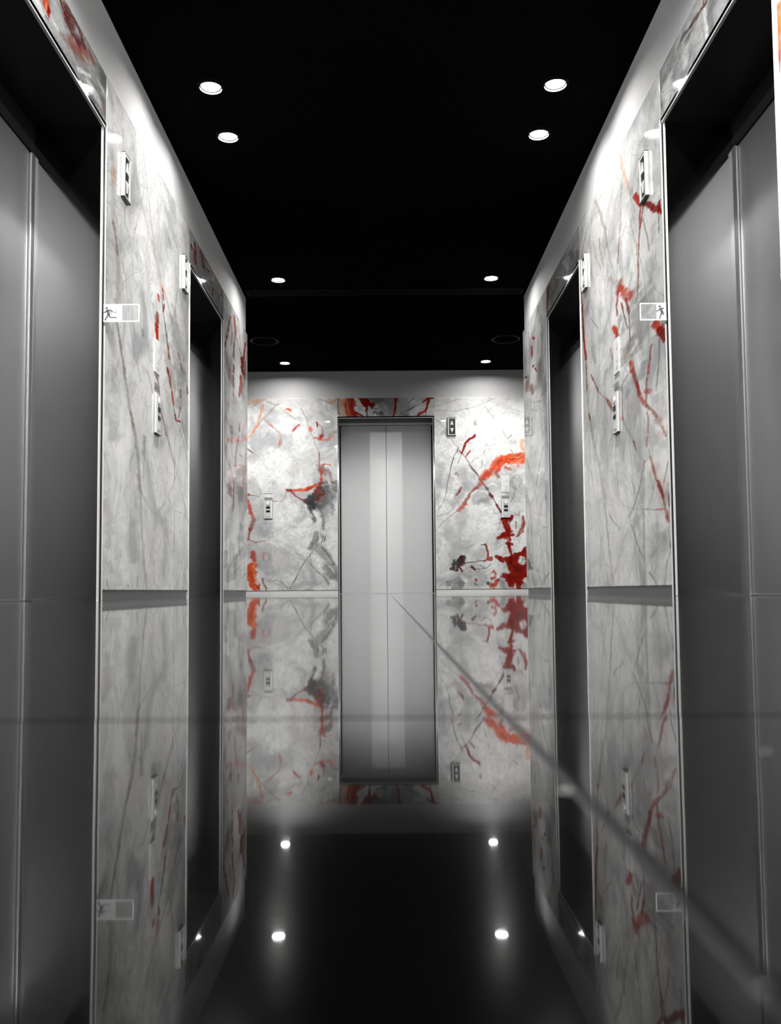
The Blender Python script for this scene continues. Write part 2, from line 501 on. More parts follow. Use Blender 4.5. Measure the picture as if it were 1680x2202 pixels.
# veins of the rear wall, left of the lift (colour, width, strength, path)
V_REAR_LEFT = tr([
    ('white', 150, .8, [(430, 620), (470, 720)], .3), ('white', 90, .6, [(560, 620), (600, 700)], .3),
    ('white', 80, .6, [(330, 240), (350, 280)], .3), ('white', 120, .5, [(740, 480), (800, 560)], .4),
    ('white', 130, .7, [(560, 1210), (680, 1330), (800, 1400)], .4), ('white', 90, .7, [(750, 1500), (800, 1560)], .3),
    ('lgrey', 90, .55, [(300, 620), (420, 480), (520, 440)], .5), ('lgrey', 110, .55, [(250, 900), (300, 1010)], .5),
    ('lgrey', 170, .6, [(330, 1150), (300, 1300), (330, 1500), (380, 1560)], .5), ('lgrey', 100, .6, [(370, 1640), (430, 1690)], .4),
    ('lgrey', 90, .45, [(500, 930), (560, 1000)], .5), ('tgrey', 120, .35, [(530, 1560), (600, 1650), (560, 1740)], .5),
    ('tgrey', 90, .3, [(640, 780), (760, 690), (830, 610)], .6),
    ('lorange', 34, .5, [(235, 110), (300, 100), (370, 90)], .7), ('tan', 14, .55, [(390, 60), (430, 110), (500, 140)]),
    ('lorange', 16, .7, [(225, 450), (285, 395), (330, 330), (350, 240), (385, 140)]), ('orange', 10, .7, [(280, 400), (325, 335)]),
    ('tan', 14, .6, [(330, 330), (420, 230), (520, 130)]), ('tan', 16, .8, [(400, 280), (470, 340), (540, 410), (555, 480), (535, 530)]),
    ('orange', 10, .8, [(450, 330), (475, 350)]), ('orange', 10, .8, [(545, 470), (535, 510)]),
    ('tan', 9, .5, [(410, 440), (440, 370)]), ('rust', 9, .8, [(228, 545), (255, 570), (285, 592)]), ('brown', 10, .7, [(230, 560), (280, 590)]),
    ('orange', 30, .95, [(620, 180), (640, 192)], .4), ('tan', 8, .7, [(580, 185), (640, 240), (690, 280)]),
    ('ored', 14, .9, [(662, 380), (690, 350), (718, 322)]), ('tan', 8, .6, [(660, 390), (650, 450), (640, 520)]),
    ('tgrey', 9, .8, [(735, 165), (790, 270), (820, 360), (850, 450), (900, 560), (912, 620)]), ('orange', 24, .8, [(818, 350), (828, 375)]),
    ('red', 16, .95, [(885, 305), (892, 345)]), ('ored', 9, .85, [(890, 310), (940, 350), (945, 390)]),
    ('red', 34, .9, [(905, 460), (935, 440)]), ('orange', 14, .8, [(860, 445), (930, 470), (990, 470), (1050, 430)]),
    ('tan', 22, .7, [(1010, 430), (1045, 405), (1082, 395)]), ('ored', 12, .8, [(925, 470), (945, 400)]),
    ('tan', 16, .6, [(880, 65), (960, 100), (1040, 120), (1090, 70)]), ('lorange', 22, .6, [(1020, 110), (1090, 70)]),
    ('tan', 8, .6, [(985, 110), (985, 200)]),
    ('rust', 12, .85, [(910, 590), (912, 650), (918, 720)]), ('orange', 10, .85, [(915, 708), (960, 700), (1020, 708)]),
    ('brown', 52, .85, [(925, 730), (970, 790), (1010, 850)], .5), ('lgrey', 34, .8, [(960, 830), (975, 850)]), ('ored', 18, .9, [(925, 740), (932, 800), (930, 870)]),
    ('dgrey', 40, .75, [(940, 890), (1020, 880), (1092, 865)], .4), ('dgrey', 60, .8, [(950, 930), (1050, 930), (1095, 920)], .4), ('lgrey', 12, .8, [(935, 905), (1010, 885), (1095, 905)]),
    ('dark', 75, .95, [(815, 1045), (860, 1010), (905, 960)], .3), ('dgrey', 110, .85, [(880, 1060), (950, 1060), (1000, 1010)], .4),
    ('dark', 70, .85, [(850, 1080), (830, 1100)], .3), ('brown', 60, .9, [(935, 1030), (930, 985)], .4), ('dred', 16, .8, [(900, 1040), (915, 985), (960, 975)]),
    ('dgrey', 50, .85, [(930, 1110), (960, 1080)], .4), ('grey', 90, .7, [(990, 1060), (1000, 1130), (960, 1180)], .5),
    ('dgrey', 26, .85, [(830, 1110), (845, 1180), (870, 1245)], .5), ('dgrey', 18, .8, [(875, 1130), (890, 1150)], .5), ('grey', 26, .85, [(930, 1150), (950, 1220), (952, 1320)], .5),
    ('white', 22, .8, [(785, 1100), (810, 1170), (840, 1200)]), ('grey', 7, .8, [(790, 1120), (830, 1200), (868, 1250)]),
    ('white', 26, .7, [(880, 1150), (905, 1220), (890, 1330)]),
    ('orange', 22, .95, [(640, 950), (700, 952), (790, 940), (850, 915), (890, 890)], .25), ('ored', 12, .9, [(780, 950), (860, 915)]),
    ('red', 24, .95, [(618, 955), (645, 945)]), ('red', 14, .9, [(640, 955), (690, 1000), (750, 1025), (785, 1055)]), ('red', 22, .9, [(870, 970), (905, 920), (935, 880)]),
    ('tan', 9, .75, [(470, 1052), (555, 1058), (590, 1020), (610, 960)]),
    ('grey', 34, .7, [(880, 1360), (865, 1440), (820, 1495)], .4), ('grey', 30, .6, [(930, 1370), (960, 1420)], .5), ('dgrey', 8, .7, [(900, 1380), (890, 1480)]), ('dgrey', 8, .7, [(950, 1380), (935, 1450)]), ('dgrey', 8, .7, [(980, 1370), (960, 1440)]),
    ('grey', 70, .7, [(890, 1490), (960, 1560), (1010, 1640), (1090, 1740)], .5), ('grey', 60, .8, [(985, 1680), (1020, 1740), (1090, 1780)], .4), ('dgrey', 14, .6, [(940, 1490), (1000, 1570), (1060, 1660)]),
    ('white', 10, .8, [(860, 1520), (930, 1590), (1000, 1660), (1060, 1730)]), ('white', 60, .8, [(880, 1600), (930, 1660)], .4), ('white', 80, .7, [(1040, 1470), (1075, 1490)], .4),
    ('grey', 8, .95, [(860, 1520), (780, 1620), (720, 1720), (690, 1790), (630, 1885)], .5, .6), ('grey', 7, .9, [(825, 1570), (835, 1650), (880, 1710), (950, 1760), (1010, 1840)], .5, .6),
    ('grey', 7, .8, [(480, 1800), (560, 1825), (615, 1880)], .5, .6), ('tgrey', 7, .5, [(480, 1480), (560, 1540), (640, 1610)], .5, .6),
    ('grey', 30, .6, [(960, 1760), (1000, 1830)], .5),
    ('red', 22, .9, [(228, 985), (250, 990)], .4), ('rust', 8, .8, [(228, 985), (290, 995), (340, 1010)]),
    ('ored', 30, .9, [(236, 1050), (262, 1120), (280, 1170)], .5), ('rust', 26, .8, [(280, 1170), (290, 1240), (262, 1330)], .5), ('rust', 20, .9, [(262, 1320), (240, 1390), (245, 1420)]),
    ('rust', 10, .8, [(240, 1420), (300, 1440), (400, 1430)]), ('tan', 12, .6, [(290, 1270), (345, 1215)]), ('orange', 18, .6, [(270, 1160), (290, 1200)]),
    ('ored', 44, .9, [(280, 1545), (290, 1610)], .5), ('orange', 58, .98, [(258, 1680), (285, 1660)], .2), ('orange', 66, .98, [(272, 1700), (280, 1780), (310, 1870)], .25),
    ('lorange', 22, .7, [(300, 1660), (305, 1740), (330, 1820)], .5), ('ored', 20, .6, [(268, 1720), (285, 1810)], .5), ('rust', 20, .7, [(330, 1870), (350, 1840)]),
    ('rust', 16, .8, [(380, 1790), (385, 1820), (410, 1885)]), ('orange', 24, .6, [(395, 1560), (395, 1600)], .7), ('white', 10, .6, [(500, 1815), (530, 1830)]),
], 480, 840, 4.421, 'y', Y_REAR)

V_REAR_RIGHT = tr([
    ('white', 240, .75, [(700, 300), (950, 330), (1150, 250)], .4), ('white', 150, .7, [(620, 480), (640, 600)], .4), ('white', 130, .7, [(950, 560), (880, 700)], .4),
    ('white', 120, .8, [(640, 1000), (570, 1150)], .4), ('white', 160, .8, [(950, 1250), (1050, 1130), (1080, 1270)], .4), ('white', 130, .7, [(1280, 1290), (1300, 1430)], .4), ('white', 140, .7, [(600, 1400), (560, 1560)], .4),
    ('lgrey', 80, .7, [(630, 830), (560, 880)], .5), ('lgrey', 110, .75, [(910, 1000), (990, 1010)], .3), ('grey', 40, .5, [(920, 1060), (1010, 1030)], .5),
    ('lgrey', 60, .7, [(820, 880), (740, 980), (690, 1060)], .5), ('lgrey', 90, .6, [(770, 1160), (750, 1270)], .5), ('lgrey', 130, .65, [(1270, 900), (1320, 970)], .4), ('grey', 40, .4, [(1180, 870), (1240, 880)], .5),
    ('lgrey', 80, .6, [(920, 1560), (960, 1540)], .5), ('lgrey', 100, .5, [(650, 1330), (680, 1420)], .6),
    ('grey', 46, .75, [(640, 1840), (740, 1800), (770, 1840)], .4), ('grey', 50, .7, [(700, 1870), (765, 1850)], .3), ('lgrey', 70, .8, [(830, 1760), (900, 1750), (960, 1780)], .5), ('lgrey', 60, .8, [(860, 1830), (960, 1830)], .5), ('grey', 40, .6, [(1140, 1830), (1170, 1870)], .5), ('grey', 40, .7, [(1350, 1850), (1375, 1870)], .4),
    ('dgrey', 9, .6, [(900, 1700), (1000, 1690), (1040, 1650)]), ('dgrey', 9, .6, [(940, 1660), (980, 1690)]), ('dgrey', 8, .6, [(900, 1840), (930, 1860)]),
    ('tgrey', 7, .7, [(520, 190), (720, 195), (900, 150), (1100, 65)], .5, .6), ('tgrey', 7, .6, [(520, 150), (640, 110), (760, 70)], .5, .6),
    ('grey', 5, .6, [(985, 150), (910, 250)], .5, .5), ('grey', 5, .7, [(830, 360), (800, 440)], .5, .5), ('grey', 6, .8, [(985, 150), (1080, 270)], .5, .5), ('grey', 7, .9, [(1150, 370), (1185, 440)], .5, .5),
    ('tan', 22, .9, [(902, 290), (904, 310)]), ('tan', 12, .9, [(1238, 420), (1205, 458)]), ('dgrey', 6, .8, [(1235, 562), (1260, 615)], .5, .5), ('dgrey', 6, .7, [(1002, 500), (1000, 520)], .5, .4), ('dgrey', 6, .7, [(985, 560), (978, 605)], .5, .4), ('dgrey', 6, .7, [(965, 660), (950, 740)], .5, .4), ('grey', 6, .7, [(910, 640), (860, 680)], .5, .4),
    ('grey', 40, .55, [(640, 420), (600, 400)], .7), ('tgrey', 7, .8, [(520, 270), (580, 330), (640, 400)], .5, .5), ('grey', 6, .7, [(640, 440), (720, 530)], .5, .5),
    ('dgrey', 7, .9, [(740, 540), (700, 610), (665, 720), (650, 800), (625, 900), (618, 970)], .5, .6), ('grey', 6, .8, [(618, 970), (590, 1060), (545, 1135)], .5, .5), ('dgrey', 7, .8, [(765, 600), (730, 690)], .5, .5),
    ('rust', 12, .7, [(735, 540), (728, 570)]),
    ('dgrey', 10, .9, [(745, 570), (800, 640), (830, 680), (870, 740), (930, 820)], .4, .6), ('dred', 12, .9, [(868, 735), (895, 770), (915, 800)]), ('dgrey', 7, .8, [(830, 700), (880, 770)], .5, .6),
    ('red', 17, .98, [(895, 425), (885, 440), (840, 465), (805, 495), (785, 545), (765, 595)], .25, .8), ('red', 9, .9, [(895, 425), (896, 445)]),
    ('ored', 13, .95, [(850, 570), (820, 600), (800, 640)], .3), ('red', 14, .9, [(752, 925), (738, 960), (718, 990)], .3), ('rust', 14, .8, [(705, 795), (712, 780), (735, 805)]),
    ('orange', 92, .95, [(1360, 640), (1300, 660), (1210, 665)], .3), ('orange', 75, .95, [(1220, 660), (1150, 665), (1090, 720)], .3), ('orange', 60, .95, [(1090, 730), (1030, 780), (985, 810)], .35), ('ored', 30, .9, [(1000, 800), (960, 820), (940, 835)], .4),
    ('ored', 22, .7, [(1355, 600), (1290, 640), (1230, 655)], .5), ('ored', 24, .7, [(1150, 660), (1090, 710), (1020, 790)], .5), ('ored', 20, .8, [(1190, 735), (1230, 745)], .4), ('white', 18, .8, [(1195, 705), (1215, 720)], .4), ('lorange', 9, .9, [(1360, 600), (1300, 640), (1230, 635)]), ('lorange', 9, .9, [(1240, 680), (1290, 690), (1340, 650)]),
    ('lorange', 26, .8, [(1345, 475), (1335, 520), (1350, 560)], .7), ('tan', 40, .6, [(1080, 780), (1100, 820)], .6), ('rust', 20, .7, [(1095, 780), (1110, 825)], .5), ('tan', 34, .5, [(1250, 750), (1350, 725)], .7),
    ('rust', 34, .85, [(945, 850), (930, 890), (900, 930)], .5), ('rust', 26, .85, [(905, 925), (850, 975), (815, 1030), (800, 1070)], .5), ('ored', 34, .8, [(800, 1070), (760, 1120), (745, 1135)], .5), ('orange', 14, .8, [(940, 870), (960, 900)], .5),
    ('tan', 9, .9, [(745, 1130), (690, 1170), (650, 1200)]), ('tgrey', 8, .8, [(650, 1200), (600, 1240), (545, 1300)], .5, .6), ('grey', 6, .6, [(525, 1200), (640, 1160), (700, 1100)], .5, .5),
    ('white', 16, .8, [(835, 1090), (860, 980), (920, 945), (1000, 960), (1040, 1000)], .4), ('white', 12, .8, [(1010, 910), (1060, 880), (1100, 910)], .4),
    ('red', 11, .9, [(948, 855), (985, 905), (1010, 940)], .4), ('dgrey', 9, .95, [(1000, 925), (1030, 965), (1060, 1020), (1100, 1085)], .4, .6), ('dred', 20, .95, [(1036, 975), (1052, 1002)], .3), ('dred', 19, .95, [(1100, 1080), (1125, 1120), (1145, 1155)], .3), ('dgrey', 14, .8, [(1000, 920), (1020, 930)]),
    ('grey', 7, .9, [(1270, 965), (1255, 1020), (1228, 1065)], .5, .5), ('tan', 26, .8, [(1262, 920), (1275, 935)], .5), ('grey', 7, .7, [(1345, 850), (1310, 920)], .5, .5), ('grey', 10, .6, [(1290, 800), (1240, 840)], .5, .5),
    ('tan', 12, .8, [(1265, 1175), (1310, 1180), (1312, 1150)]),
    ('red', 30, .98, [(1150, 1222), (1190, 1218), (1230, 1212)], .2), ('red', 24, .98, [(1240, 1190), (1236, 1210)], .2), ('red', 62, .98, [(1172, 1240), (1190, 1285), (1215, 1330)], .2), ('red', 44, .98, [(1215, 1330), (1205, 1370)], .2),
    ('red', 26, .98, [(1100, 1410), (1130, 1400), (1160, 1370), (1210, 1375), (1255, 1362)], .25), ('red', 34, .95, [(1150, 1385), (1200, 1390), (1230, 1410)], .25), ('red', 28, .98, [(1215, 1390), (1218, 1440), (1222, 1480)], .25), ('red', 26, .95, [(1195, 1450), (1255, 1455)], .3),
    ('red', 22, .98, [(1222, 1470), (1232, 1530), (1255, 1580)], .25), ('lorange', 8, .8, [(1205, 1390), (1218, 1440)]),
    ('rust', 20, .9, [(1350, 1205), (1357, 1260), (1345, 1310), (1300, 1380)], .4), ('ored', 12, .9, [(1362, 1260), (1355, 1340), (1310, 1370)], .4), ('rust', 8, .8, [(1280, 1240), (1285, 1310)]), ('dgrey', 8, .8, [(1222, 1230), (1216, 1280)]),
    ('red', 22, .98, [(1365, 1490), (1352, 1545), (1310, 1590)], .25), ('red', 66, .98, [(1250, 1610), (1310, 1590), (1360, 1560)], .2), ('red', 30, .98, [(1100, 1590), (1160, 1605), (1230, 1605)], .2), ('red', 26, .95, [(1105, 1585), (1130, 1600)], .25),
    ('red', 150, .99, [(1290, 1650), (1300, 1720)], .15, 1.4), ('red', 120, .99, [(1340, 1650), (1345, 1720)], .15), ('red', 44, .98, [(1160, 1755), (1215, 1765)], .25), ('red', 95, .98, [(1240, 1790), (1300, 1780)], .2), ('red', 60, .98, [(1235, 1840), (1260, 1800)], .2), ('red', 44, .98, [(1295, 1830), (1310, 1885)], .2), ('red', 40, .95, [(1330, 1790), (1370, 1760)], .2),
    ('dred', 56, .75, [(1300, 1690), (1320, 1700)], .6), ('dred', 30, .5, [(1250, 1610), (1240, 1640)], .7), ('dred', 20, .5, [(1215, 1770), (1260, 1790)], .7), ('white', 40, .9, [(1335, 1625), (1365, 1635)], .3, 1.4),
    ('dark', 62, .98, [(715, 1665), (745, 1625), (765, 1610)], .2), ('dark', 30, .95, [(672, 1690), (720, 1705)], .25), ('dark', 22, .95, [(765, 1575), (768, 1600)], .3), ('dred', 11, .95, [(770, 1580), (776, 1620), (795, 1645)]), ('lgrey', 8, .8, [(712, 1660), (706, 1700)]), ('dred', 8, .9, [(665, 1685), (700, 1712)]),
    ('dred', 18, .95, [(738, 1675), (752, 1695), (765, 1720)], .3), ('red', 10, .8, [(740, 1670), (790, 1660)]), ('dgrey', 9, .9, [(795, 1640), (860, 1635), (920, 1620), (1000, 1615)], .5, .7), ('dred', 20, .95, [(862, 1682), (888, 1700)], .3),
    ('red', 14, .95, [(990, 1460), (1000, 1490), (1012, 1540), (1018, 1600)], .35), ('ored', 26, .95, [(1015, 1605), (1045, 1605)], .3), ('dark', 10, .9, [(955, 1467), (985, 1465)]), ('red', 12, .9, [(975, 1620), (988, 1620)]),
    ('ored', 20, .9, [(1070, 1715), (1090, 1735), (1085, 1770)], .35), ('rust', 10, .9, [(1045, 1735), (1065, 1720)]), ('ored', 22, .95, [(1050, 1785), (1080, 1780)], .35), ('ored', 34, .95, [(1100, 1810), (1075, 1850), (1045, 1865)], .35), ('ored', 16, .9, [(1065, 1860), (1070, 1885)]), ('red', 20, .95, [(905, 1800), (912, 1812)]), ('brown', 24, .95, [(1012, 1835), (1015, 1842)]), ('dgrey', 9, .8, [(1100, 1805), (1145, 1770)]), ('brown', 10, .8, [(890, 1830), (905, 1850)]),
], 820, 840, 4.421, 'y', Y_REAR)

V_REAR_HEAD = tr([
    ('dgrey', 120, .8, [(620, 110), (700, 90)], .4), ('grey', 150, .8, [(760, 140), (850, 160), (880, 240)], .3), ('lgrey', 110, .95, [(740, 210), (760, 280)], .3), ('white', 90, .9, [(400, 110), (420, 200), (480, 290)], .3), ('dgrey', 40, .8, [(640, 290), (720, 310)], .3), ('white', 30, .8, [(600, 315), (640, 315)], .3),
    ('lgrey', 150, .8, [(1000, 150), (980, 200)], .4), ('white', 80, .7, [(1110, 120), (1200, 140)], .4), ('white', 70, .7, [(1150, 280), (1250, 210)], .4), ('grey', 60, .8, [(1000, 300), (1050, 310)], .4), ('dgrey', 16, .7, [(1150, 90), (1080, 150)], .5), ('lgrey', 60, .8, [(210, 210), (240, 290)], .5),
    ('tan', 26, .8, [(175, 90), (180, 200), (190, 310)], .6), ('rust', 16, .8, [(165, 100), (162, 260), (180, 310)], .6), ('lorange', 30, .8, [(215, 120), (240, 250), (260, 310)], .6),
    ('ored', 100, .95, [(300, 80), (310, 200), (340, 320)], .25), ('red', 30, .7, [(330, 100), (340, 220), (375, 310)], .5), ('lorange', 14, .6, [(270, 110), (290, 220), (310, 310)], .7),
    ('red', 80, .98, [(465, 85), (495, 130), (530, 175)], .25), ('red', 50, .98, [(530, 180), (590, 180), (605, 190)], .25), ('red', 36, .98, [(530, 190), (540, 250)], .25), ('red', 20, .95, [(590, 190), (610, 230)]), ('dark', 14, .9, [(625, 235), (675, 245)]), ('dark', 16, .9, [(540, 255), (545, 325)]),
    ('red', 22, .95, [(400, 280), (440, 300), (480, 320)], .3), ('red', 26, .98, [(912, 80), (905, 180), (905, 260)], .3), ('red', 22, .98, [(900, 260), (888, 325)], .3),
    ('grey', 10, .9, [(950, 315), (1040, 265)], .5), ('dred', 10, .95, [(1040, 265), (1150, 210)], .4), ('grey', 10, .9, [(1150, 205), (1270, 140)], .5), ('red', 20, .98, [(1270, 140), (1330, 105), (1400, 85)], .3),
    ('red', 28, .98, [(1330, 80), (1332, 150), (1320, 220), (1300, 260)], .3), ('ored', 22, .98, [(1305, 255), (1250, 285), (1200, 320)], .3), ('red', 12, .9, [(1300, 280), (1302, 320)]),
], 700, 840, 6.0, 'y', Y_REAR)

V_LEFT_NEAR = tr([
    ('tgrey', 26, .5, [(725, 950), (732, 1100), (735, 1300), (745, 1480)], .7, .6), ('lorange', 20, .45, [(735, 1080), (738, 1180)], .8, .6), ('rust', 12, .7, [(735, 1440), (748, 1560), (755, 1640)], .6, .6), ('tan', 22, .6, [(755, 1640), (765, 1760), (760, 1960)], .7, .6), ('grey', 9, .5, [(790, 1680), (800, 1760)], .6, .5),
    ('tgrey', 11, .55, [(882, 1180), (910, 1300), (940, 1420), (975, 1560), (1010, 1690)], .6, .5), ('tgrey', 9, .5, [(925, 950), (940, 1120), (960, 1300), (980, 1480), (1000, 1620)], .6, .5), ('tgrey', 22, .5, [(985, 1560), (1010, 1680), (1030, 1800)], .7, .5),
    ('tgrey', 7, .5, [(1078, 1190), (1095, 1330), (1120, 1480), (1150, 1640), (1165, 1740)], .6, .4), ('tgrey', 6, .4, [(1070, 1300), (1050, 1500), (1030, 1650)], .6, .4),
    ('lorange', 22, .7, [(1035, 1830), (1060, 1880)], .7, .6), ('ored', 14, .9, [(1022, 1900), (1025, 1940)], .5, .5), ('ored', 14, .9, [(1050, 1870), (1055, 1930)], .5, .5), ('red', 12, .9, [(1060, 1960), (1052, 2010)], .5, .5), ('dgrey', 7, .7, [(1040, 1900), (1055, 2020), (1070, 2140), (1080, 2220)], .5, .5),
    ('grey', 6, .6, [(985, 1960), (1000, 2060)], .5, .4), ('rust', 20, .9, [(1008, 2040), (1015, 2100)], .5, .5), ('ored', 22, .95, [(1012, 2100), (1008, 2170), (1005, 2195)], .4, .5), ('tan', 12, .7, [(1065, 1890), (1090, 1990), (1120, 2100)], .6, .5), ('grey', 7, .6, [(1145, 1870), (1135, 1960), (1130, 2050)], .5, .4),
], 0, 0, 3.0, 'x', -W) + tr([
    ('grey', 60, .35, [(700, 700), (720, 900)], .7), ('lgrey', 60, .5, [(860, 1450), (855, 1560), (850, 1680)], .6), ('grey', 34, .4, [(680, 1320), (700, 1420), (695, 1600)], .6), ('grey', 24, .6, [(935, 900), (930, 980), (925, 1010)], .5), ('dgrey', 12, .6, [(925, 210), (925, 250)], .6), ('grey', 8, .5, [(930, 1020), (928, 1170)], .5),
    ('grey', 100, .42, [(1130, 180), (1150, 330), (1160, 480)], .6), ('tan', 70, .55, [(1075, 360), (1100, 480), (1130, 560)], .6), ('grey', 60, .5, [(1180, 480), (1170, 600), (1150, 700)], .6), ('tan', 30, .5, [(1120, 60), (1150, 200)], .7), ('white', 16, .8, [(1100, 220), (1085, 280)], .5), ('white', 14, .8, [(1100, 380), (1115, 430)], .5), ('white', 9, .8, [(1135, 520), (1140, 640)], .5),
    ('tgrey', 17, .85, [(755, 165), (770, 260), (795, 420), (815, 560), (835, 690), (850, 790)], .6, .5), ('tgrey', 18, .85, [(850, 790), (875, 900), (890, 1040), (902, 1160), (908, 1260)], .6, .5), ('tgrey', 13, .8, [(908, 1260), (912, 1420), (918, 1560), (930, 1700), (945, 1880)], .6, .5), ('rust', 12, .6, [(845, 740), (858, 830)], .7, .5), ('tan', 14, .6, [(888, 1150), (910, 1250)], .7, .5), ('grey', 8, .6, [(760, 200), (790, 400), (810, 520)], .6, .5),
    ('tgrey', 9, .7, [(910, 1250), (945, 1320), (1000, 1405)], .6, .5), ('tgrey', 8, .6, [(1000, 1405), (1060, 1330), (1110, 1220)], .6, .5),
    ('rust', 20, .9, [(1015, 100), (1018, 160)], .5, .5), ('ored', 22, .95, [(1012, 190), (1008, 275)], .4, .5), ('dgrey', 9, .7, [(1065, 160), (1078, 260), (1085, 330)], .5, .5), ('rust', 16, .9, [(1085, 310), (1090, 390)], .5, .5), ('red', 24, .95, [(1082, 460), (1090, 500)], .4, .5), ('rust', 18, .9, [(1092, 500), (1102, 580)], .5, .5), ('ored', 15, .95, [(1108, 600), (1118, 690)], .4, .5), ('grey', 9, .8, [(1118, 690), (1130, 760)], .5, .5), ('red', 16, .95, [(1130, 755), (1140, 800)], .4, .5), ('red', 16, .95, [(1150, 795), (1165, 800)], .4, .5), ('rust', 8, .8, [(1165, 700), (1150, 780)], .5, .5),
    ('rust', 13, .8, [(1150, 365), (1160, 400)], .5, .5), ('rust', 13, .8, [(1165, 430), (1172, 465)], .5, .5), ('rust', 18, .8, [(1208, 570), (1212, 620)], .5, .5), ('brown', 16, .6, [(1165, 590), (1163, 640)], .6, .5), ('tgrey', 9, .7, [(1120, 200), (1150, 340), (1180, 460), (1210, 560)], .6, .5),
    ('rust', 10, .8, [(1010, 505), (1025, 570), (1035, 680)], .5, .4), ('tan', 12, .8, [(1035, 680), (1045, 760), (1070, 850), (1095, 960), (1120, 1060)], .6, .4), ('rust', 9, .7, [(1040, 740), (1050, 780)], .5, .4), ('rust', 9, .7, [(1062, 850), (1072, 890)], .5, .4), ('grey', 7, .7, [(950, 470), (970, 540), (985, 620)], .5, .4),
    ('tgrey', 8, .7, [(1140, 800), (1170, 880), (1200, 1000), (1220, 1110)], .5, .4), ('grey', 7, .7, [(1175, 810), (1200, 920), (1222, 1000)], .5, .4), ('tgrey', 8, .6, [(1165, 960), (1150, 1100), (1110, 1230)], .5, .4),
    ('grey', 4, .7, [(1128, 900), (1126, 1100), (1125, 1500), (1122, 1880)], .5, 0), ('rust', 6, .8, [(1128, 1060), (1127, 1170)], .5, .2), ('rust', 6, .8, [(1125, 1520), (1124, 1600)], .5, .2),
    ('grey', 7, .6, [(1085, 1290), (1120, 1370), (1190, 1400), (1218, 1450)], .5, .4), ('grey', 7, .6, [(1140, 1130), (1170, 1260), (1195, 1350), (1215, 1470)], .5, .4), ('lgrey', 60, .5, [(1050, 1440), (1090, 1520)], .6), ('grey', 7, .5, [(1160, 1100), (1175, 1230)], .5, .4), ('grey', 7, .6, [(890, 1800), (885, 1870)], .5, .4), ('grey', 8, .6, [(685, 1820), (700, 1880)], .5, .4), ('grey', 7, .5, [(1175, 1740), (1200, 1850)], .5, .4), ('dgrey', 8, .6, [(825, 1858), (828, 1864)], .5, .3),
], 0, 640, 3.0, 'x', -W)

